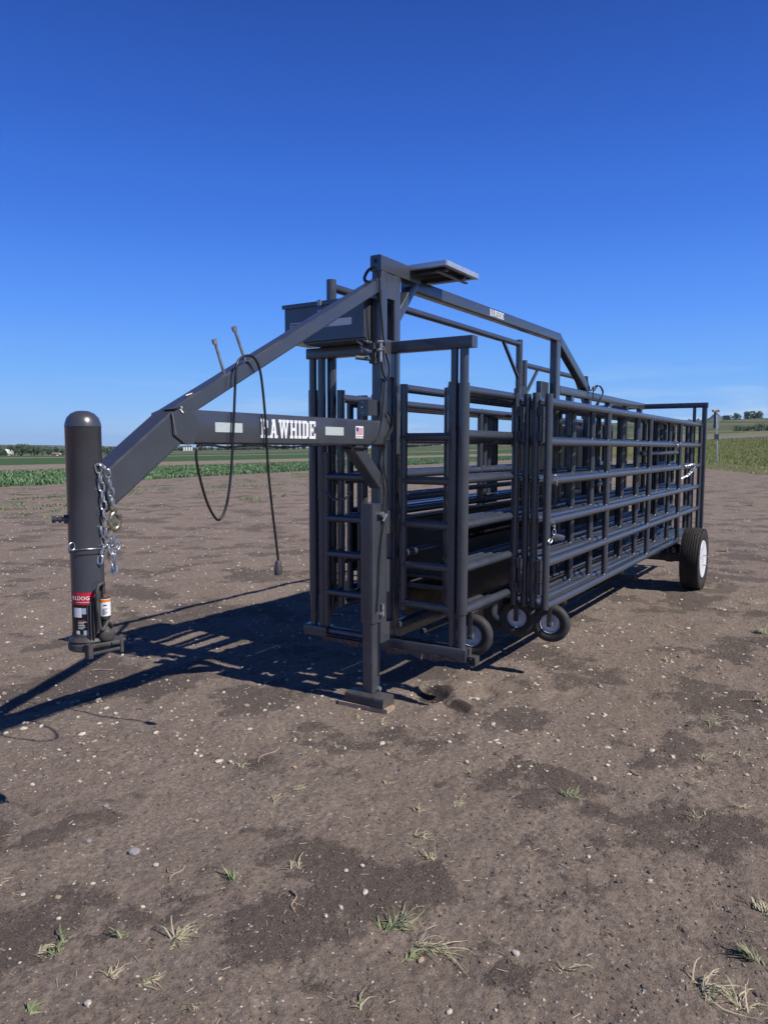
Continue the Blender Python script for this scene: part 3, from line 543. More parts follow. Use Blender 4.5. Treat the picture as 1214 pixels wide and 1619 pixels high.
part(MB().bx(JX-.01, JX+.03, JY-.056, JY-.0495, 1.20, 1.235), 'jack_slot', BLACK, smooth=False)
part(MB().tube((JX+.02, JY-.052, 1.235), (JX+.02, JY-.078, 1.235), .017, 6).tube((JX+.04, JY-.06, 1.19), (JX+.062, JY-.075, 1.235), .010, 10).tube((JX+.04, JY-.062, .60), (JX+.04, JY-.062, .66), .010, 10).tube((JX+.028, JY-.05, .595), (JX+.028, JY-.075, .595), .014, 6), 'hydraulic_fitting', GALV)
# ---- front hydraulic valve block and hoses
vb = MB().bx(PX0-.035, PX0-.001, 2.565, 2.60, 2.175, 2.30); vbo = part(vb, 'valve_block', PAINTD, smooth=False)
ftt = MB()
def fit(px0, py0, px1, py1, r_, x_=3.95): ftt.tube(U(0, x_, px0, py0), U(0, x_, px1, py1), r_, 10)
fit(566, 530, 582, 541, .009); fit(573, 524, 573, 533, .011); fit(566, 539, 574, 545, .010); fit(571, 548, 584, 556, .009); fit(573, 553, 573, 557, .010); fit(580, 541, 587, 541, .008); fit(583, 556, 589, 556, .009)
for a_ in ((597, 540, 605, 540, .008), (602, 542, 602, 552, .009), (597, 553, 604, 553, .009), (602, 556, 602, 572, .009), (606, 548, 609, 558, .008)): ftt.tube(U(1, 2.515, a_[0], a_[1]), U(1, 2.515, a_[2], a_[3]), a_[4], 10)
ftt.build('hose_fitting', GALV, vbo)
hs = MB()
for pl in ([(568, 533), (564, 520), (567, 505), (572, 492)], [(573, 525), (572, 512), (571, 500), (573, 490)], [(563, 528), (562, 518), (566, 508)]): hs.path([U(0, 3.94, *p) for p in pl], .006, 8, smooth=4)
hs.path([U(0, 3.90, *p) for p in [(586, 447), (577, 441), (583, 428), (592, 423)]], .006, 8, smooth=5); hs.path([U(0, 3.905, *p) for p in [(580, 449), (575, 440), (582, 426), (594, 421)]], .005, 8, smooth=5)
hs.path([U(1, 2.513, *p) for p in [(594, 424), (598, 432), (600, 445), (601, 475), (604, 510), (606, 535), (610, 560), (615, 580), (613, 600), (606, 592), (603, 572)]], .006, 8, smooth=4)
hs.path([U(1, 2.513, *p) for p in [(608, 600), (605, 640), (603, 665), (597, 690), (588, 700), (577, 708), (560, 708), (540, 704), (500, 704), (450, 707), (400, 704), (360, 707), (335, 704), (316, 704)]], .0055, 8, smooth=4)
hs.path([U(1, 2.512, *p) for p in [(612, 650), (619, 663), (620, 675), (610, 692), (606, 706), (607, 740), (612, 770), (613, 800), (606, 830), (600, 880), (598, 930), (596, 968)]], .0045, 8, smooth=4)
hs.path([U(1, 2.510, *p) for p in [(613, 652), (621, 665), (621, 677), (612, 694), (608, 708), (605, 740), (606, 775), (605, 830)]], .0045, 8, smooth=4)
part(hs, 'hydraulic_hose', CABLE)
cl_ = MB()
for px, py in ((606, 706), (607, 600), (316, 705), (387, 705), (450, 706), (551, 705)):
    c = U(1, 2.512, px, py); cl_.box(c, (.022, .02, .012))
part(cl_, 'cable_clip', PBLACK, smooth=False)
bk = MB(); a = U(1, 2.52, 582, 632); bk.bx(3.835, 3.935, 2.53, 2.60, 1.85, 1.945); bko = part(bk, 'switch_box', PAINT, smooth=False)
MB().tube((3.83, 2.57, 1.897), (3.822, 2.57, 1.897), .006, 8).tube((3.832, 2.57, 1.93), (3.83, 2.57, 1.93), .004, 6).tube((3.832, 2.57, 1.865), (3.83, 2.57, 1.865), .004, 6).build('switch_pin', ZINC, bko)
MB().tube((3.97, 2.575, 2.20), (3.89, 2.66, 2.21), .013, 12).build('breather', GREYT, bko)
# ---- toolbox on the header
BX0, BX1, BY0, BY1, BZ0, BZ1 = 3.905, 4.16, 2.61, 3.235, 2.335, 2.572
tb = part(MB().bx(BX0, BX1, BY0, BY1, BZ0, BZ1), 'toolbox', PAINT, smooth=False)
ld = MB().bx(BX0-.012, BX1+.006, BY0-.01, BY1+.014, BZ1, BZ1+.010); ld.bx(BX0-.012, BX0-.008, BY0-.01, BY1+.014, BZ1-.016, BZ1); ld.build('lid', PAINT, tb, smooth=False)
lt = MB().bx(BX0-.022, BX0-.012, 2.925, 2.95, BZ1-.02, BZ1+.016).bx(BX0-.014, BX0, 2.915, 2.955, BZ1-.075, BZ1-.045).tube((BX0-.02, 2.935, BZ1-.085), (BX0-.02, 2.935, BZ1-.06), .008, 8); lt.build('latch', GALV, tb)
dl = MB().bx(BX0-.0012, BX0, 2.70, 3.187, 2.418, 2.462).build('phone_sticker', WHITE, tb, smooth=False)
text('RAWHIDE PORTABLE CORRAL', 'print', PBLACK, dl, .021, (BX0-.0030, 3.18, 2.443), (0, -1, 0), (0, 0, 1), .0003, .0004)
text('RAWHIDE    701-761-7878', 'print', PBLACK, dl, .027, (BX0-.0030, 3.18, 2.421), (0, -1, 0), (0, 0, 1), .0003, .0006)
part(MB().bx(3.93, 4.17, 2.61, 3.10, 2.324, 2.334).bx(3.92, 3.96, 2.83, 2.835, 2.335, 2.40), 'toolbox_tray', PAINT, smooth=False)
# ---- solar panel on the spine
sp = MB(); sz = 2.826
fr = MB()
for (a, b) in (((4.33, 2.265), (4.33, 2.72)), ((4.33, 2.265), (4.80, 2.265)), ((4.80, 2.265), (4.80, 2.72)), ((4.33, 2.72), (4.80, 2.72))): fr.beam((a[0], a[1], sz), (b[0], b[1], sz), .010, .034, r=.002)
sol = part(MB().bx(4.335, 4.795, 2.27, 2.715, sz+.006, sz+.014), 'solar_panel', SOLB, smooth=False)
fr.build('frame', ALU, sol)
lip = MB().bx(4.335, 4.36, 2.27, 2.715, sz-.016, sz-.013).bx(4.77, 4.795, 2.27, 2.715, sz-.016, sz-.013).bx(4.36, 4.77, 2.27, 2.295, sz-.016, sz-.013); lip.build('flange', ALU, sol, smooth=False)
MB().bx(4.40, 4.43, 2.30, 2.72, sz-.035, sz-.005).bx(4.66, 4.69, 2.30, 2.72, sz-.035, sz-.005).bx(4.36, 4.78, 2.33, 2.355, sz-.045, sz-.036).build('mounting_rail', PAINT, sol, smooth=False)
# ---- rear frame
RX = 10.9
part(MB().beam((RX, 1.725, 2.235), (RX, 3.44, 2.235), .07, .068, r=.006), 'rear_header', PAINT)
for yy, w_ in ((1.765, .062), (3.40, .062)): part(MB().beam((RX, yy, .50), (RX, yy, 2.20), w_, .062, up=(1, 0, 0), r=.008), 'rear_post', PAINT)
for yy in (1.895, 3.27): part(MB().tube((RX, yy, .55), (RX, yy, 2.20), .022, 14), 'rear_inner_post', PAINT)
part(MB().beam((RX, 1.74, .52), (RX, 3.43, .52), .07, .07, r=.006), 'rear_crossbar', PAINT)
wi = MB(); base = Vector((8.34, PY0-.012, 2.30))
for k in range(4): wi.path([base+Vector((.0+.02*k, 0, -.01)), base+Vector((.05+.03*k, -.01, .045)), base+Vector((.20+.02*k, -.015, .05)), base+Vector((.32+.01*k, -.015, -.02)), base+Vector((.24-.03*k, 0, -.14)), base+Vector((.14-.03*k, .01, -.26))], .005, 6, smooth=5)
wi.path([base+Vector((-.25, 0, .12)), base+Vector((-.12, -.01, -.02)), base+Vector((-.02, -.01, .03)), base+Vector((0, 0, -.1))], .006, 6, smooth=4)
part(wi, 'loom_wire', CABLE)
# ---- road wheels and axle
part(MB().beam((9.35, 1.70, .36), (9.35, 3.45, .36), .09, .09, r=.008), 'axle', PAINTD)
for yy in (1.95, 3.18): part(MB().beam((9.0, yy, .44), (10.0, yy, .44), .06, .10, r=.006), 'spring_hanger', PAINTD)
def road_wheel(cy, side_):
    w_ = empty('road_wheel', (9.35, cy, .362), None, None); w_.parent = tr; w_.location = Vector((9.35, cy, .362))-tr.location
    R_ = .362; hw = .105; gr = [-.07, -.044, -.017, .010, .037, .064]; pr = [(-hw*.80, .215), (-hw*.98, .26), (-hw, .30), (-hw*.96, .335), (-hw*.86, .352)]
    for g in gr: pr += [(g-.006, R_-.004*(abs(g)/.07)**2), (g-.0058, R_-.014), (g+.004, R_-.014), (g+.0042, R_-.004*(abs(g)/.07)**2)]
    pr += [(hw*.86, .352), (hw*.96, .335), (hw, .30), (hw*.98, .26), (hw*.80, .215), (hw*.6, .2), (-hw*.6, .2)]
    ty = MB().lathe((9.35, cy, .362), (0, -side_, 0), pr, 72, closed=True)
    lugs = MB()
    for i in range(96):                            # shoulder blocks and sipes
        a = i/96*2*math.pi
        for e_ in (-1, 1):
            c = Vector((9.35+.350*math.cos(a), cy+e_*hw*.93, .362+.350*math.sin(a))); lugs.box(c, (.012, .010, .014), Matrix.Rotation(-a, 3, 'Y'))
    ty.v += [] ; t_ = ty.build('tyre', RUBBER, w_, ang=25); lugs.build('shoulder_block', RUBBER, w_, smooth=False)
    rm = MB().lathe((9.35, cy, .362), (0, -side_, 0), [(.098, .208), (.100, .216), (.094, .219), (.085, .215), (.070, .196), (.030, .186), (.026, .13), (.040, .10), (.048, .085), (.050, .06), (.05, .001)], 48)
    rm.build('rim', WRIM, w_)
    hb = MB().lathe((9.35, cy, .362), (0, -side_, 0), [(.04, .042), (.085, .040), (.095, .034), (.10, .001)], 24)
    for i in range(6): a = i/6*2*math.pi; hb.tube((9.35+.065*math.cos(a), cy-side_*.045, .362+.065*math.sin(a)), (9.35+.065*math.cos(a), cy-side_*.062, .362+.065*math.sin(a)), .010, 6)
    hb.build('hub', GALV, w_)
    ho = MB()
    for i in range(8): a = (i+.5)/8*2*math.pi; ho.lathe((9.35+.155*math.cos(a), cy-side_*.0262, .362+.155*math.sin(a)), (0, -side_, 0), [(0, .016), (.002, .016)], 12)
    ho.build('hand_hole', BLACK, w_)
    if side_ > 0:
        b0 = Vector((9.35, cy-.05, .40)); hh = MB().path([b0, b0+Vector((0, -.085, 0)), b0+Vector((.01, -.11, -.02)), b0+Vector((.02, -.10, -.10)), b0+Vector((.02, -.04, -.115))], .006, 8, smooth=4); hh.build('pull_handle', GALV, w_)
road_wheel(1.57, 1); road_wheel(3.55, -1)
bpy.context.view_layer.update()
# ================================================================== CORRAL PANELS
def caster(parent, c, R_=.139, cn=1, m=None):
    c = Vector(c); w_ = bpy.data.objects.new('caster_wheel', None); COL.objects.link(w_); w_.parent = parent; w_.location = c-parent.location; w_.empty_display_size = .1
    ax = Vector((-1, -.12, 0)).normalized(); hw = .036
    MB().lathe(c, ax, [(-hw*.6, R_*.50), (-hw, R_*.70), (-hw, R_*.86), (-hw*.7, R_*.96), (-hw*.2, R_), (hw*.2, R_), (hw*.7, R_*.96), (hw, R_*.86), (hw, R_*.70), (hw*.6, R_*.50)], 40, closed=True).build('tyre', CRUB, w_, ang=50)
    MB().lathe(c, ax, [(-.02, R_*.52), (.020, R_*.52), (.030, R_*.50), (.012, R_*.43), (.008, R_*.24), (.030, R_*.18), (.034, .001)], 32).build('rim', CHUB, w_)
    return w_
def fork(parent, c, ztop):
    c = Vector(c); f = MB(); ax = Vector((-1, -.12, 0)).normalized()
    for s_ in (-1, 1): f.beam(c+ax*.05*s_-Vector((0, 0, .02)), Vector((c.x, c.y, ztop))+ax*.05*s_, .034, .005, up=ax, r=.001)
    f.beam(Vector((c.x, c.y, ztop))-ax*.052, Vector((c.x, c.y, ztop))+ax*.052, .036, .006, r=.001); f.tube(c-ax*.065, c+ax*.065, .009, 8); f.tube((c.x, c.y, ztop), (c.x, c.y, ztop+.03), .012, 10)
    f.build('wheel_fork', PAINTD, parent)
ZR = [1.967, 1.695, 1.425, 1.143, .852, .545]
def panel(name, label, Y, x0, x1, ups, group, dz=0, zr=ZR, r_=.029, wheels=(), top=None, bot=None, hinges=False, cat='fence', e0=True, e1=True):
    g = empty(name, (x0, Y, zr[-1]+dz-r_), label, cat, group); ztop = (top or zr[0]+.055)+dz; zb = (bot or zr[-1]-.02)+dz
    for z_ in zr: MB().tube((x0, Y, z_+dz), (x1, Y, z_+dz), r_, 16).build('rail', PAINT, g)
    if e0: MB().tube((x0, Y, zb), (x0, Y, ztop), .0275, 16).build('end_post', PAINT, g)
    if e1: MB().tube((x1, Y, zb+.02), (x1, Y, ztop-.06), .0275, 16).build('end_post', PAINT, g)
    for xx in ups:
        mb = MB()
        for i in range(len(zr)-1): mb.tube((xx, Y, zr[i+1]+dz+r_*.6), (xx, Y, zr[i]+dz-r_*.6), .0265, 14)
        mb.build('stile', PAINT, g)
    w_ = MB()
    for xx in ups:
        for z_ in zr:
            for k in (-1, 1): w_.tube((xx-.024*k, Y-.012, z_+dz+r_*.82), (xx-.020*k, Y-.004, z_+dz+r_+.006), .0035, 5)
    if ups: w_.build('weld', WELD, g)
    if hinges:
        for z0, z1 in ((1.66, 1.93), (.60, .86)):
            s_ = MB(); s_.tube((x0, Y, z0+dz), (x0, Y, z1+dz), .0335, 18).tube((x0, Y, z0+dz-.008), (x0, Y, z0+dz), .036, 18).tube((x0, Y, z1+dz), (x0, Y, z1+dz+.008), .036, 18); s_.build('hinge_sleeve', PAINT, g)
            k_ = MB()
            for q in (.03, .20): k_.bx(x0-.05, x0+.0, Y-.052, Y-.028, z0+dz+q, z0+dz+q+.065)
            for q in range(3): k_.tube((x0-.028, Y-.062, z0+dz+.02+q*.083), (x0-.028, Y-.062, z0+dz+.098+q*.083), .015, 12)
            k_.build('hinge_knuckle', PAINT, g, ang=30)
    for cx_, cz_ in wheels: fork(g, (cx_, Y, cz_), zr[-1]+dz-r_-.004); caster(g, (cx_, Y, cz_))
    return g
GN = 'long corral fences stacked on the near side'; XE = 10.86
panel('corral_fence', 'outermost long six rail corral fence of the near stack, facing the camera', 1.800, 4.97, XE, (6.42, 7.95, 9.50), GN, wheels=((5.10, .405),))
panel('corral_fence', 'second long corral fence of the near stack, just behind the outermost one', 1.890, 4.97, XE-.15, (6.27, 7.80, 9.34), GN, dz=.010, hinges=True, wheels=((9.60, .40),))
panel('corral_fence', 'third long corral fence of the near stack, counted from the outside', 1.960, 4.985, XE-.05, (5.98, 7.50, 9.02), GN, dz=.005)
panel('corral_fence', 'fourth long corral fence of the near stack, its hinge post nearest the front frame', 2.035, 4.97, XE-.22, (6.16, 7.68, 9.22), GN, dz=.012, hinges=True, wheels=((5.06, .425), (10.15, .42)))
panel('corral_fence', 'fifth long corral fence of the near stack, running right up to the front frame', 2.130, 4.28, XE-.10, (6.05, 7.58, 9.12), GN, dz=.030)
panel('corral_fence', 'sixth long corral fence of the near stack, second from the centre spine', 2.200, 4.30, XE-.30, (6.34, 7.86, 9.42), GN, dz=.025, wheels=((5.15, .43),))
panel('corral_fence', 'innermost long corral fence of the near stack, beside the centre spine', 2.268, 4.385, XE-.22, (6.22, 7.74, 9.30), GN, dz=.02)
GS = 'short gates behind the right front post'
panel('short_gate', 'front short six rail gate between the right front post and the hinge posts', 2.065, 4.20, 4.95, (), GS, e1=False, dz=.035, zr=[1.975, 1.70, 1.42, 1.135, .86, .59], wheels=((4.36, .44),), cat='gate')
panel('short_gate', 'inner short gate seen through the right ladder gate, with the cap topped end post', 2.50, 4.22, 4.86, (), GS, e0=False, dz=.06, zr=[1.975, 1.27, .9], r_=.028, cat='gate')
GF = 'long corral fences stacked on the far side'
for k, (yy, xa, lab) in enumerate(((3.000, 4.21, 'innermost long fence of the far stack, its bare front post left of centre'), (3.075, 4.75, 'second long corral fence of the far stack, counted from the spine'),
                                   (3.150, 4.72, 'third long corral fence of the far stack, counted from the spine'), (3.225, 4.78, 'fourth long corral fence of the far stack, counted from the spine'), (3.300, 4.75, 'outermost long corral fence of the far stack, against the field'))):
    panel('corral_fence', lab, yy, xa, XE-.1*k, tuple(6.45+.26*k+1.52*i for i in range(3)), GF, dz=.02+.005*(k % 2))
# tall frames whose arches rise above the far stack
def tall(name, label, Y, x0, x1, zt, low):
    g = empty(name, (x0, Y, .5), label, 'gate frame', 'tall frames above the far stack')
    MB().tube((x0, Y, .5), (x0, Y, zt+.03), .034, 18).build('post', PAINT, g); MB().tube((x1, Y, .5), (x1, Y, zt+.035), .036, 18).build('post', PAINT, g)
    MB().tube((x0, Y, zt-.02), (x1, Y, zt-.01), .030, 16).build('top_rail', PAINT, g)
    for xx, s_ in ((x0, 1), (x1, -1)): MB().beam((xx+s_*.42, Y, zt-.035), (xx+s_*.03, Y, zt-.36), .03, .03, r=.004).build('corner_stay', PAINT, g)
    for z_ in (1.70, 1.42, 1.15, .86, .58): MB().tube((x0, Y, z_), (x0+(x1-x0)*low, Y, z_), .027, 14).build('lower_rail', PAINT, g)
    MB().tube((x1+.09, Y, .5), (x1+.09, Y, zt-.45), .03, 14).build('stub_post', PAINT, g)
    MB().bx(x1-.08, x1-.04, Y-.04, Y+.02, zt-.62, zt-.48).build('latch_plate', PAINT, g, smooth=False)
tall('arch_frame', 'tall pipe frame whose long top rail runs above the far stack behind the spine', 3.10, 4.24, 7.62, 2.765, .25)
tall('arch_frame', 'lower tall pipe frame further back, its top rail ending near the wire loops', 3.20, 8.02, 10.25, 2.60, .2)
# sheeted gate across the alley
g = empty('sheet_gate_or_filler', (4.78, 2.7, .70), 'dark solid steel gate low in the shaded alley, with faint lettering', 'gate')
MB().bx(4.78, 4.786, 2.36, 3.34, .72, 1.10).build('dark_sheet', BLACK, g, smooth=False)
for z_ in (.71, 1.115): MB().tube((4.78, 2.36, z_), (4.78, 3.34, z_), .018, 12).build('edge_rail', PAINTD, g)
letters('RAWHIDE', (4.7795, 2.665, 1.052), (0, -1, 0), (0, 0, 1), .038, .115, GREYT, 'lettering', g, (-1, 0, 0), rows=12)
# black sheets added low in the alley to deepen its shade
g = empty('alley_filler', (4.9, 2.92, .6), 'long black sheets added low between the two stacks to darken the alley', 'filler')
MB().bx(4.9, 9.5, 2.905, 2.911, .36, 1.10).build('dark_sheet', BLACK, g, smooth=False); MB().bx(4.95, 9.6, 2.405, 2.411, .34, .98).build('near_filler_sheet', BLACK, g, smooth=False)  # near sheet added to hide the shaded ground and fill out the shadow
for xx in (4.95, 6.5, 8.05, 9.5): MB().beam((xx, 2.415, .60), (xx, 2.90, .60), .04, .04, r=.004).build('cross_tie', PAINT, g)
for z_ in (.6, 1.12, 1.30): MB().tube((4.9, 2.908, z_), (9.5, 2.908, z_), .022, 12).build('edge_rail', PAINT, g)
g = empty('sheet_gate_or_filler', (7.2, 3.0, .6), 'tall black sheet added deep inside the rear half of the stacks to darken the gaps', 'gate')
MB().bx(7.25, 9.85, 2.945, 2.951, .62, 1.88).build('dark_sheet', BLACK, g, smooth=False)  # added dark filler, blackens the gaps between the rear rails
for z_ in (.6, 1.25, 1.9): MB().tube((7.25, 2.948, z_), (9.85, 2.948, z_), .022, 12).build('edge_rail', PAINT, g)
# rods lying inside the alley
g = None
for k, (y_, z_, x0, x1, lab) in enumerate(((2.33, .88, 4.35, 6.8, 'slim pipe lying level in the dark alley behind the right ladder gate'), (2.42, .42, 4.32, 6.6, 'low pipe near the ground in the alley behind the right ladder gate'))):
    tag(rebase(MB().tube((x0, y_, z_), (x1, y_, z_), .020, 12).build('loose_pipe', PAINT)), lab, 'pipe')
# folded gate leg handles poking out of the near stack
for a, b, lab in (((4.98, 1.775, 1.045), (5.16, 1.745, 1.015), 'rounded grey pipe handle sticking out beside the chained hinge post'), ((8.15, 1.93, 1.60), (9.35, 1.80, 1.605), 'long dark latch pipe hung by a chain from the outermost panel')):
    mb = MB(); a = Vector(a); b = Vector(b); t_ = (b-a).normalized(); mb.lathe(a, t_, [(0, .024), ((b-a).length-.02, .024), ((b-a).length-.008, .02), ((b-a).length, .008)], 14)
    o = rebase(mb.build('latch_handle', PAINT)); tag(o, lab, 'handle')
# ================================================================== CHAINS
def chain(name, label, pts, m=ZINC, rl=.0125, rw=.0045, L_=.044, parent=None, start=0):
    P = [Vector(p) for p in pts]; seg = [0]
    for i in range(1, len(P)): seg.append(seg[-1]+(P[i]-P[i-1]).length)
    n = max(2, int(seg[-1]/(L_-2*rw))); mb = MB()
    def at(s_):
        for i in range(1, len(P)):
            if s_ <= seg[i] or i == len(P)-1: f = (s_-seg[i-1])/(seg[i]-seg[i-1]); return P[i-1].lerp(P[i], f)
    for i in range(n):
        a, b = at(seg[-1]*i/n), at(seg[-1]*(i+1)/n); c = (a+b)/2; t_ = (b-a).normalized(); u = Vector((.6, -.8, .05)) if (i+start) % 2 == 0 else Vector((.8, .6, .05))
        u = (u-t_*u.dot(t_)).normalized(); hl = L_/2-rw; pp = []
        for k in range(14):
            an = k/14*2*math.pi; pp.append(c+t_*(math.cos(an)*rl*.8+(hl-rl*.8)*(1 if math.cos(an) > 0 else -1))+u*math.sin(an)*(rl-rw*.5))
        mb.path(pp, rw, 6, closed=True)
    return mb
def px(y_, *ps): return [U(1, y_, *p) for p in ps]
sc_ = empty('safety_chain', U(1, 2.49, 172, 912), 'bright zinc safety chain with a hook hanging from the coupler tube', 'chain')
a = chain('', '', px(2.490, (154, 734), (158, 748), (161, 770), (164, 795), (165, 815), (170, 840), (172, 858), (176, 880), (181, 904)))
b = chain('', '', px(2.484, (157, 733), (165, 737), (172, 748), (175, 770), (178, 790), (180, 801)), start=1)
c = chain('', '', px(2.486, (181, 846), (182, 870), (183, 895), (180, 909)), start=1)
d = chain('', '', px(2.500, (160, 832), (163, 850), (166, 866), (158, 880), (158, 893)), start=1, rl=.011)
for q in (b, c, d): a.add(q.v, q.f)
a.build('links', ZINC, sc_)
hk = MB(); hk.path(px(2.480, (179, 803), (181, 807), (180, 811), (176, 816), (174, 825), (176, 833), (182, 837), (187, 832), (189, 823), (188, 813)), .0115, 10, smooth=4); hk.tube(U(1, 2.48, 173, 804), U(1, 2.48, 184, 806), .010, 10); hk.lathe(U(1, 2.478, 179, 826), (0, -1, 0), [(-.008, .022), (.004, .021), (.008, .012)], 14)
hk.build('hook', BRASSY, sc_)
for nm, lab, pts, kw in (('tie_chain', 'short bright chain looped round the top rail near the rear of the outermost panel', [(9.10, 1.765, 1.735), (9.12, 1.755, 1.69), (9.16, 1.76, 1.635)], {}),
                    ('tie_chain', 'longer silver chain wound round the third rail at the rear of the outermost panel', [(9.62, 1.76, 1.44), (9.85, 1.755, 1.44), (10.15, 1.75, 1.455), (10.25, 1.76, 1.44), (10.05, 1.76, 1.36), (9.8, 1.77, 1.31), (9.5, 1.78, 1.29)], {'rl': .02, 'rw': .007, 'L_': .07}),
                    ('tie_chain', 'short chain tying the hinge post to the rail below mid height', [(4.98, 1.765, 1.14), (5.02, 1.755, 1.10), (5.0, 1.76, 1.05), (4.95, 1.77, 1.0)], {}),
                    ('tie_chain', 'silver chain loop round the third rail beside the first upright of the outermost panel', [(5.00, 1.765, 1.47), (5.03, 1.755, 1.43), (5.05, 1.76, 1.385)], {}),
                    ('tie_chain', 'tiny chain clipped to the right edge of the centre post', [(4.19, 2.515, 1.45), (4.24, 2.49, 1.462), (4.27, 2.47, 1.465)], {'rl': .009, 'rw': .003, 'L_': .03}),
                    ('tie_chain', 'dark slack chain hanging between the posts behind the neck brace', [(4.1, 3.05, 1.35), (4.1, 2.98, 1.30), (4.1, 2.9, 1.30), (4.1, 2.84, 1.36)], {'m': GREYT})):
    mm = kw.pop('m', ZINC); o = rebase(chain('', '', pts, **kw).build(nm, mm)); tag(o, lab, 'chain', 'chains tying the panels')
# ================================================================== HANGING CABLE
cb = empty('trailer_cable', U(1, 2.50, 440, 912), 'black electric cable draped over the upper neck with a plug dangling', 'cable')
def pz(*ps): return [U(1, 2.497, *p) for p in ps]
mb = MB(); over = [Vector((2.665, 2.56, 2.05)), ]
p1 = pz((317, 706), (311, 712), (311, 728), (318, 762), (328, 795), (338, 815), (346, 822), (354, 812), (361, 785), (366, 740), (370, 660), (372, 610), (374, 580))+[U(1, 2.502, 380, 567), U(1, 2.502, 392, 562)]+pz((403, 567), (411, 585), (416, 620), (421, 680), (424, 740), (430, 800), (436, 850), (440, 886))
mb.path(p1, .0062, 10, smooth=5); mb.build('cord', CABLE, cb)
c = U(1, 2.497, 440, 886); MB().lathe(c, (0, 0, -1), [(0, .009), (.012, .017), (.035, .018), (.04, .021), (.075, .0205), (.076, .016)], 18).build('plug', PAINTD, cb)
# ================================================================== BOARD UNDER THE JACK, SMALL TIMBER UNDER THE PANELS
bo = MB(); bo.box((JX-.06, JY+.0, .017), (.10, .36, .026), Matrix.Rotation(.06, 3, 'Z')); tag(rebase(bo.build('board', WOOD, smooth=False)), 'thin weathered board under the jack foot', 'board')
gb = U(2, .05, 1004, 917); bo = MB(); bo.beam((gb.x, gb.y, .075), (gb.x+.04, gb.y+.8, .07), .11, .075, r=.006); tag(rebase(bo.build('ground_block', PAINTD)), 'short dark steel tube lying on the dirt under the near stack', 'steel tube')
# ================================================================== WEEDS, STONES, TWIGS
WG, WY, WD = mat('weed_green', (.15, .20, .08), .55, nscale=30), mat('weed_olive', (.25, .25, .14), .6, nscale=30), mat('weed_dry', (.42, .36, .24), .75, nscale=30)
def tuft(i, px_, py_, size, kind, where):
    random.seed(100+i); o = U(2, 0, px_, py_); o.z = hz(o.x, o.y); col = {'g': (WG, WY, WY), 'm': (WY, WD, WD), 'd': (WD, WD, WY)}[kind]; n_ = int(34+size*230); me = bpy.data.meshes.new('weed'); vs = []; fs = []; mi = []
    dirs = [random.gauss(.4, 1.3) for _ in range(random.randint(2, 4))]; axis = random.random()*6.28
    for b in range(n_):
        a = random.choice(dirs)+random.gauss(0, .45); l = size*min(1.5, .3+random.expovariate(2.2)); up = random.choice((.05, .15, .35, .7, 1.15))*random.uniform(.7, 1.3); wd = random.uniform(.0009, .0026)*(1.5 if kind == 'g' else 1)
        sp_ = random.gauss(0, size*.22); st = Vector((math.cos(axis)*sp_+random.gauss(0, size*.06), math.sin(axis)*sp_+random.gauss(0, size*.06), -.004)); bend = random.gauss(0, .35); dr = Vector((math.cos(a), math.sin(a), 0)); sd_ = Vector((-dr.y, dr.x, 0)); k0 = len(vs); N_ = 5
        for k in range(N_+1):
            t = k/N_; z = l*(up*t-(up*.75+.1)*t*t*random.uniform(.85, 1.15)); p = st+dr*l*t*.8+sd_*bend*l*t*t+Vector((0, 0, max(z, .001+.004*t))); w2 = wd*(1-t**2)+.0003
            vs += [p-sd_*w2, p+sd_*w2+Vector((0, 0, w2*.6))]
        for k in range(N_): fs.append((k0+2*k, k0+2*k+1, k0+2*k+3, k0+2*k+2)); mi.append(b % 3)
    me.from_pydata([tuple(v) for v in vs], [], fs)
    for m_ in col: me.materials.append(m_)
    me.polygons.foreach_set('material_index', mi); ob = bpy.data.objects.new('weed_tuft', me); COL.objects.link(ob); ob.location = o
    tag(ob, where, 'weed', 'weed tufts on the dirt')
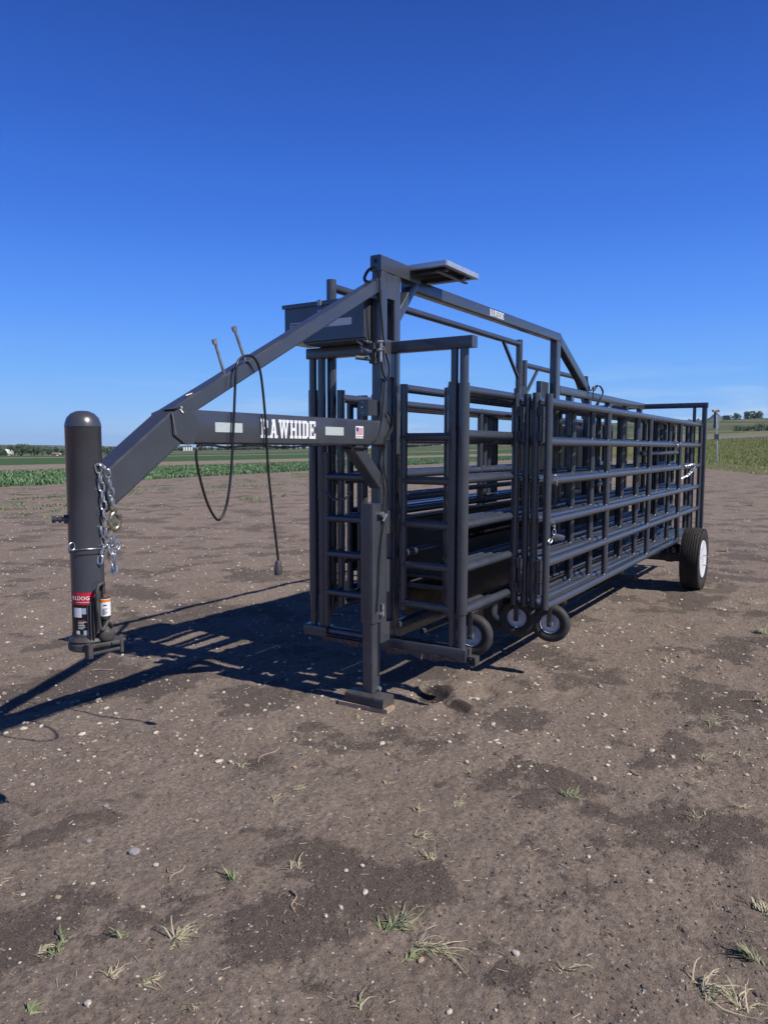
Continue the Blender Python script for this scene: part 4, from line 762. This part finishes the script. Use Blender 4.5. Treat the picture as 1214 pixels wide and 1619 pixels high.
T = [(368, 1392, .075, 'g', 'green blade weed tuft with one leaf pointing right, near the small gray rock'), (90, 1503, .07, 'g', 'flat green weed near the lower left corner'), (60, 1506, .05, 'm', 'small weed clump left of the flat green weed'),
     (278, 1490, .085, 'm', 'leaning pale weed tuft left of the dark loose soil patch'), (187, 1483, .05, 'g', 'small green sprig between two larger left weeds'), (178, 1550, .07, 'm', 'dusty weed tuft with one bright leaf at lower left'), (232, 1562, .05, 'd', 'dry straw tuft right of the lower left weed'),
     (466, 1250, .05, 'm', 'small upright weed with a curled tip above the left centre'), (433, 1270, .06, 'd', 'dusty straw tuft just below the curled tip weed'), (468, 1371, .075, 'm', 'flat sprawling weed above the white stone group'), (533, 1184, .045, 'd', 'straw coloured sprig below the jack foot, left side'),
     (380, 1214, .06, 'd', 'faint straw tuft beside the long twig'), (622, 1466, .12, 'g', 'large leaning grass tuft at lower centre'), (675, 1496, .12, 'm', 'large spreading grass tuft right of the leaning one'), (645, 1512, .06, 'g', 'small bluish green broad leaf weed under the two large tufts'),
     (662, 1282, .06, 'm', 'low weed tuft above the curled thin one'), (664, 1322, .055, 'm', 'thin weed with one long curled stem'), (680, 1358, .08, 'm', 'weed tuft with a long blade reaching right'), (722, 1268, .06, 'd', 'dry grass fan at centre right of the low tuft'), (745, 1222, .045, 'm', 'small round weed beside two white stones'),
     (603, 1146, .06, 'd', 'straw tuft at the right end of the board under the jack'), (566, 1136, .05, 'm', 'small yellowish tuft in front of the board under the jack'), (612, 1237, .04, 'm', 'tiny weed rosette below the jack'), (850, 1207, .055, 'm', 'weed tuft with an arched dry blade, right of centre'), (898, 1258, .075, 'g', 'weed with two tall green blades, right of centre'),
     (1090, 1237, .045, 'g', 'small green sprout with a white tip at right'), (1099, 1288, .09, 'm', 'star shaped grass tuft at the right'), (1170, 1272, .08, 'd', 'wide dusty weed patch near the right edge'), (1112, 1200, .07, 'd', 'sparse dry tuft above the green sprout'), (1166, 1196, .08, 'd', 'thin dry stems near the right edge'),
     (1125, 1145, .11, 'm', 'bushy weed tuft below the road wheel'), (1206, 1108, .10, 'm', 'weed cut by the right edge of view'), (1206, 1000, .16, 'g', 'green weed patch at the right edge level with the casters'), (890, 1532, .07, 'd', 'thin dry tuft low right of centre'), (1106, 1562, .11, 'd', 'tall straw tuft in dark loose soil at lower right'),
     (1168, 1580, .10, 'd', 'curled straw tuft in the lower right corner'), (1206, 1438, .09, 'm', 'olive weed at the right edge above the loose soil'), (1192, 1512, .07, 'g', 'small weed with pale tip at the right edge'), (304, 1602, .045, 'm', 'tiny forked sprout at the bottom left'), (570, 1592, .045, 'd', 'tiny straw sprout at the bottom centre'),
     (48, 1610, .04, 'g', 'tiny green seedling at the bottom left corner'), (178, 965, .09, 'm', 'small tuft on the bare dirt left of the trailer shadow'), (1112, 930, .16, 'm', 'weeds growing at the foot of the road wheel'), (1050, 1045, .09, 'm', 'low weed streak left below the wheel'), (1180, 735+90, .2, 'm', 'weeds on the dirt right of the wheel top'),
     (1190, 800, .30, 'g', 'dark leafy plant on the dirt near the right edge'), (1148, 870, .18, 'd', 'dry weeds just right of the wheel'), (1055, 990, .09, 'd', 'sparse weeds behind the wheel shadow'), (1185, 955, .13, 'm', 'grassy tuft near the right edge, level with the wheel foot')]
for i, t in enumerate(T): tuft(i, *t)
def stone(i, px_, py_, w_, m, lab, flat=.55):
    random.seed(500+i); o = U(2, 0, px_, py_); o.z = hz(o.x, o.y); bm = __import__('bmesh').new(); __import__('bmesh').ops.create_icosphere(bm, subdivisions=2, radius=.5)
    ph = [random.random()*6 for _ in range(6)]
    for v in bm.verts:
        f = 1+.18*math.sin(v.co.x*5+ph[0])*math.cos(v.co.y*5+ph[1])+.1*math.sin(v.co.z*7+ph[2]+v.co.x*4); v.co *= f; v.co.x = max(-.38, min(.40, v.co.x+.1*v.co.y)); v.co = Vector((v.co.x*w_, v.co.y*w_*.75, (v.co.z*flat+.12)*w_))
    me = bpy.data.meshes.new('stone'); bm.to_mesh(me); bm.free(); me.materials.append(m); me.transform(Matrix.Rotation(random.random()*3, 4, 'Z')); ob = bpy.data.objects.new('stone', me); COL.objects.link(ob); ob.location = o; tag(ob, lab, 'stone', 'larger stones on the dirt')
for i, t in enumerate([(213, 1349, .055, P2, 'large speckled gray rock at left, biggest stone in view'), (247, 1372, .027, P1, 'white angular stone just right of the gray rock'), (577, 1411, .030, P1, 'pointed cream stone at the lower centre'), (547, 1378, .022, P1, 'flat white stone, left one of a pair above the pointed cream stone'), (573, 1370, .022, P1, 'flat white stone, right one of a pair above the pointed cream stone'),
    (147, 1399, .022, P1, 'small white stone below left of the gray rock'), (140, 1333, .030, P2, 'smooth bluish gray stone left of the speckled rock'), (168, 1278, .030, P2, 'gray stone below the trailer neck shadow'), (311, 1299, .025, P3, 'round brown stone left of the straw tuft'), (172, 1225, .022, P1, 'bright white stone on the left dirt under the plug shadow'),
    (52, 1242, .026, P1, 'flat white stone near the left edge'), (37, 1418, .022, P1, 'white stone near the left edge, lower down'), (93, 1453, .022, P1, 'cream stone above the flat green weed'), (226, 1437, .020, P1, 'pale triangular stone below the gray rock'), (92, 1420, .028, P3, 'brown crumbly stone left of the pale triangular one'),
    (539, 1438, .022, P1, 'small white stone below the pointed cream stone, upper one'), (515, 1454, .020, P1, 'white stone left below the pointed cream stone'), (815, 1505, .030, P1, 'large whitish stone low right of centre'), (930, 1355, .022, P1, 'white stone in the right half beside a smaller one'), (1027, 1389, .026, P1, 'rounded cream stone at right of the crack'),
    (466, 1217, .030, P3, 'tan leaf shaped stone below the trailer shadow'), (710, 1596, .024, P1, 'white stone at the bottom right of centre'), (140, 1600, .028, P1, 'elongated white stone at the bottom left'), (665, 1517, .028, P3, 'brownish stone under the spreading grass tuft'), (775, 1222, .014, P1, 'small white stone beside the round weed'), (737, 1302, .014, P1, 'small white pebble stone under the dry grass fan'), (187, 1136, .022, P3, 'pinkish stone right under the neck shadow')]): stone(i, *t)
for i, (a, b, lab) in enumerate((((268, 1393), (292, 1368), 'forked gray twig left of the green blade weed'), ((408, 1205), (442, 1180), 'long thin twig casting a shadow, left of the jack'), ((1168, 1104), (1195, 1100), 'straight straw stalk near the right edge'), ((210, 1118), (235, 1121), 'thin stick lying beside the neck shadow'), ((145, 1058), (180, 1056), 'short pale stick left below the coupler'), ((460, 1405), (466, 1440), 'small curled root at the lower centre'), ((985, 1213), (1010, 1222), 'short stick at right with a dark shadow'), ((1175, 1012), (1200, 1016), 'pale straw stalk under the right edge weeds'))):
    A_ = U(2, .012, *a); B_ = U(2, .012, *b); m_ = (A_+B_)/2; sd_ = Vector((-(B_-A_).y, (B_-A_).x, 0))*.12; mb = MB().path([A_, A_.lerp(B_, .35)+sd_, A_.lerp(B_, .7)-sd_*.5, B_], .004, 6, smooth=3)
    if i == 0: mb.path([m_, m_+sd_*3, m_+sd_*4+(B_-A_)*.2], .003, 6)
    o = rebase(mb.build('twig', mat('twig_bark', (.30, .22, .18), .85))); o.location.z = hz(o.location.x, o.location.y)+.001; tag(o, lab, 'twig', 'twigs and stalks on the dirt')
# ================================================================== ROADSIDE SIGN, TREES, FARMS
D_ = 96.; v = R @ Vector((1131-607, 0, -F)); v.z = 0; v.normalize(); sx_, sy_ = v.x*D_, v.y*D_; sz_ = hz(sx_, sy_)
def at(px_, py_, dd=D_): vv = R @ Vector((px_-607, -(py_-809.5), -F)); k = dd/math.hypot(vv.x, vv.y); return Vector((vv.x*k, vv.y*k, H+vv.z*k))
sg = empty('warning_beacon_sign', (sx_, sy_, sz_), 'roadside pole with two yellow beacons and a diamond sign seen from behind', 'road sign')
fw = Vector((v.x, v.y, 0)); sdv = Vector((v.y, -v.x, 0)); top = at(1131, 648)
MB().tube((sx_, sy_, sz_-.2), top, .075, 10).build('pole', ALU, sg)
for s_ in (-1, 1):
    c = at(1131+s_*4.2, 649.5); MB().lathe(c-fw*.18, fw, [(0, .08), (.05, .17), (.30, .17), (.34, .13)], 16).build('beacon', AMBER, sg)
MB().tube(at(1127, 649.5), at(1135, 649.5), .05, 8).build('crossarm', ALU, sg)
c = at(1131, 661.5)+fw*.15; r_ = .78; pl = MB(); vs = [c+sdv*r_, c+Vector((0, 0, r_)), c-sdv*r_, c-Vector((0, 0, r_))]; pl.add(vs+[q+fw*.02 for q in vs], [(0, 1, 2, 3), (7, 6, 5, 4), (0, 4, 5, 1), (1, 5, 6, 2), (2, 6, 7, 3), (3, 7, 4, 0)]); pl.build('diamond_plate', SIGNB, sg, smooth=False)
rot = Matrix((fw, -sdv, Vector((0, 0, 1)))).transposed()
MB().box(at(1131, 674)+fw*.12, (.03, .62, .5), rot).build('lower_plate', SIGNB, sg, smooth=False)
MB().box(at(1129.3, 664)-fw*.1, (.12, .22, 1.9), rot).build('battery_cabinet', mat('dark_green_cabinet', (.05, .07, .06), .5), sg, smooth=False)
MB().box(at(1132, 690.5)-fw*.1, (.3, .5, .62), rot).build('control_box', GREYT, sg, smooth=False)
TL = [leaf('tree_leaf', (.035, .06, .025)), leaf('tree_leaf_light', (.06, .095, .04))]; BARK = mat('bark', (.10, .08, .06), .9)
def tree(px_, dd, h_, wd, lab, name='field_tree', grp='distant trees along the fields', n_=420, seed=0):
    low = name == 'evergreen_tree'; b0, b1 = (.05, .62) if low else (.28, .82)
    random.seed(seed); vv = R @ Vector((px_-607, 0, -F)); k = dd/math.hypot(vv.x, vv.y); x_, y_ = vv.x*k, vv.y*k; z_ = hz(x_, y_); g = empty(name, (x_, y_, z_), lab, 'tree', grp)
    MB().tube((x_, y_, z_-.5), (x_+.2, y_, z_+h_*.55), h_*.035, 8, h_*.018).tube((x_+.1, y_, z_+h_*.3), (x_+wd*.25, y_+.4, z_+h_*.7), h_*.018, 6, h_*.008).tube((x_+.1, y_, z_+h_*.28), (x_-wd*.25, y_-.4, z_+h_*.65), h_*.018, 6, h_*.008).build('trunk', BARK, g)
    lb = [(Vector((random.gauss(0, wd*.22), random.gauss(0, wd*.22), h_*random.uniform(b0, b1))), random.uniform(.20, .32)*wd) for _ in range(7)]; vs = []; mi = []
    for _ in range(n_):
        c, r_ = random.choice(lb); d_ = Vector((random.gauss(0, 1), random.gauss(0, 1), random.gauss(0, .8))).normalized()*r_*random.uniform(.6, 1.08); p = c+d_; p.z = min(max(p.z, 0 if low else h_*.1), h_); s_ = wd*random.uniform(.03, .075)
        e = Vector((random.gauss(0, 1), random.gauss(0, 1), random.gauss(0, 1))).normalized(); f = e.orthogonal().normalized()
        for q in (e*s_, f*s_, -e*s_*.8, -f*s_): vs.append(p+q)
        mi.append(random.randint(0, 1))
    me = bpy.data.meshes.new('crown'); me.from_pydata([tuple(q) for q in vs], [], [(4*i, 4*i+1, 4*i+2, 4*i+3) for i in range(n_)])
    for m_ in TL: me.materials.append(m_)
    me.polygons.foreach_set('material_index', mi); o = bpy.data.objects.new('crown', me); COL.objects.link(o); o.parent = g
TR = [(27.5, 620, 8.5, 9, 'round dark tree, first one right of the white roofed farm'), (39, 640, 9.5, 12, 'tallest broad tree at the far left treeline'), (53, 560, 7.5, 11, 'low spreading tree right of the tallest left one'), (58, 700, 8.5, 10, 'tree behind the low spreading one at far left'), (81, 690, 6, 7, 'small tree left of the long white barn'), (101, 700, 6.5, 7, 'small tree between the barn and the coupler tube'),
      (3, 640, 5, 8, 'bushy tree at the left edge of view'), (10, 560, 4.5, 7, 'low bush like tree before the farm house'), (20, 700, 7, 9, 'tree behind the white roofed farm'), (186, 900, 8, 22, 'wide tree just right of the knee of the neck'), (172, 950, 7, 14, 'tree seen right beside the coupler tube'), (1158, 1250, 10, 13, 'lone round tree on the right skyline, beside the road sign'), (1176, 1270, 11, 17, 'wide dark tree on the right skyline'), (1187, 1280, 11, 16, 'second wide tree of the right skyline group'), (1195, 1300, 9.5, 13, 'last tree of the right skyline group'), (1140, 1300, 6, 18, 'low spreading tree on the skyline behind the sign')]
for i, t in enumerate(TR): tree(t[0], t[1], t[2], t[3], t[4], seed=i)
for i, (p_, dd, h_) in enumerate(((1158, 560, 6.5), (1165, 560, 5), (1170, 560, 4.6), (1176, 560, 5.4), (1181, 560, 4.4), (1186, 560, 5), (1193, 560, 8), (1198, 560, 6.4), (1207, 560, 5.2), (1212, 560, 5.5))):
    tree(p_, dd, h_, h_*.9, ['dark evergreen shelterbelt tree nearest the road sign', 'small evergreen second from the sign end of the belt', 'short evergreen third from the sign end of the belt', 'evergreen fourth from the sign end of the belt', 'smallest evergreen mid belt', 'evergreen just left of the tallest in the belt', 'tallest evergreen of the shelterbelt', 'evergreen just right of the tallest in the belt', 'evergreen second from the right edge in the belt', 'evergreen at the right edge of view'][i], 'evergreen_tree', 'shelterbelt beyond the road', 150, 50+i)
# far tree line reading as one mass
n = 2600; pxs = rng.random(n)*1400-60; dd_ = 1500+rng.random(n)*500; keep = (np.sin(pxs*.05)+np.sin(pxs*.017+1)*1.2+rng.normal(0, .5, n)) > .1; pxs, dd_ = pxs[keep], dd_[keep]
vx = R[0][0]*(pxs-607)+R[0][2]*-F; vy = R[1][0]*(pxs-607)+R[1][2]*-F; k = dd_/np.hypot(vx, vy); xs, ys = vx*k, vy*k; zs_ = height(xs, ys); s_ = 2.5+rng.random(len(xs))*4; oc = np.array([(1, 0, 0), (-1, 0, 0), (0, 1, 0), (0, -1, 0), (0, 0, 1), (0, 0, -1)]); of = np.array([(0, 2, 4), (2, 1, 4), (1, 3, 4), (3, 0, 4), (2, 0, 5), (1, 2, 5), (3, 1, 5), (0, 3, 5)])
Vv = (np.stack([xs, ys, zs_+s_*.8], -1)[:, None]+oc[None]*s_[:, None, None]*(1+rng.normal(0, .25, (len(xs), 6, 1)))).reshape(-1, 3); Ff = (of[None]+(np.arange(len(xs))*6)[:, None, None]).reshape(-1, 3)
tag(arr_obj('far_woods', Vv, Ff, TL[0]), 'far dark tree line along the horizon', 'woods', kind='stuff')
def barn(px_, dd, L_, W_, hw_, hr, mw, mr_, name, lab, cat='building', ang=0., doors=1):
    vv = R @ Vector((px_-607, 0, -F)); k = dd/math.hypot(vv.x, vv.y); x_, y_ = vv.x*k, vv.y*k; z_ = hz(x_, y_)-.1; g = empty(name, (x_, y_, z_), lab, cat); a = math.atan2(vv.y, vv.x)+math.pi/2+ang
    ux = Vector((math.cos(a), math.sin(a), 0)); uy = Vector((-ux.y, ux.x, 0)); o = Vector((x_, y_, z_)); P = lambda p, q, r: o+ux*p+uy*q+Vector((0, 0, r)); l, w2 = L_/2, W_/2
    MB().add([P(-l, -w2, 0), P(l, -w2, 0), P(l, w2, 0), P(-l, w2, 0), P(-l, -w2, hw_), P(l, -w2, hw_), P(l, w2, hw_), P(-l, w2, hw_), P(-l, 0, hr), P(l, 0, hr)], [(0, 1, 5, 4), (2, 3, 7, 6), (1, 2, 6, 9, 5), (3, 0, 4, 8, 7)]).build('wall', mw, g, smooth=False)
    e = .4; MB().add([P(-l-e, -w2-e, hw_-.2), P(l+e, -w2-e, hw_-.2), P(l+e, 0, hr+.1), P(-l-e, 0, hr+.1), P(-l-e, w2+e, hw_-.2), P(l+e, w2+e, hw_-.2), P(-l-e, 0, hr+.3), P(l+e, 0, hr+.3), P(-l-e, -w2-e, hw_), P(l+e, -w2-e, hw_), P(-l-e, w2+e, hw_), P(l+e, w2+e, hw_)], [(0, 1, 2, 3), (3, 2, 5, 4), (8, 6, 7, 9), (6, 10, 11, 7), (0, 8, 9, 1), (4, 5, 11, 10), (0, 3, 6, 8), (3, 4, 10, 6), (1, 9, 7, 2), (2, 7, 11, 5)]).build('roof', mr_, g, smooth=False)
    for i in range(doors): MB().add([P(-l*.6+i*L_*.3, w2+.02, 0), P(-l*.6+i*L_*.3+2.5, w2+.02, 0), P(-l*.6+i*L_*.3+2.5, w2+.02, 2.4), P(-l*.6+i*L_*.3, w2+.02, 2.4)], [(0, 1, 2, 3)]).build('door', GREYT, g, smooth=False)
WW, RR, TT = mat('white_siding', (.75, .75, .73), .6), mat('white_metal_roof', (.8, .82, .84), .4), mat('beige_siding', (.5, .42, .33), .7)
RB = mat('brown_roof', (.25, .13, .09), .7)
barn(17.5, 660, 5.5, 5, 3, 5.6, TT, RR, 'farm_house', 'small farm house with white gable roof at the far left', ang=.8)
barn(22, 640, 5, 4, 2, 3, TT, TT, 'shed', 'beige shed beside the white roofed farm house'); barn(4, 650, 6, 4, 2.4, 3.3, TT, TT, 'shed', 'beige shed at the left edge of view')
barn(88.5, 720, 7.5, 5, 2.1, 3.0, WW, RB, 'barn', 'long low white barn with brown roof left of the coupler tube', doors=2); barn(98, 725, 3.2, 4, 1.9, 2.6, WW, RR, 'shed', 'small white shed right of the long white barn')
for i, p_ in enumerate((293, 297, 301, 305)):
    dd = 1500.; vv = R @ Vector((p_-607, 0, -F)); k = dd/math.hypot(vv.x, vv.y); x_, y_ = vv.x*k, vv.y*k; z_ = hz(x_, y_)+.0; g = empty('grain_bin', (x_, y_, z_), ['white grain bin, leftmost of the distant row', 'white grain bin, second from the left of the distant row', 'white grain bin, third from the left of the distant row', 'white grain bin, rightmost of the distant row'][i], 'grain bin', 'distant grain bins')
    MB().tube((x_, y_, z_), (x_, y_, z_+7), 1.9, 16).build('wall', WW, g); MB().tube((x_, y_, z_+7), (x_, y_, z_+8.4), 2.0, 16, .3).build('roof', GALV, g)

# ================================================================== HAZE
hb = MB().bx(-9500, 9500, -9500, 9500, -40, 130); hz_o = hb.build('haze', bpy.data.materials.new('haze_air'), smooth=False); hm = hz_o.data.materials[0]; hm.use_nodes = True; hn_ = hm.node_tree; hn_.nodes.clear()
ho_ = hn_.nodes.new('ShaderNodeOutputMaterial'); pv = hn_.nodes.new('ShaderNodeVolumePrincipled'); pv.inputs['Color'].default_value = (.72, .82, 1, 1); pv.inputs['Density'].default_value = .00005; pv.inputs['Anisotropy'].default_value = .2
hn_.links.new(pv.outputs[0], ho_.inputs['Volume']); tag(hz_o, 'thin bluish air between the near dirt and the far hills', 'haze', kind='stuff')
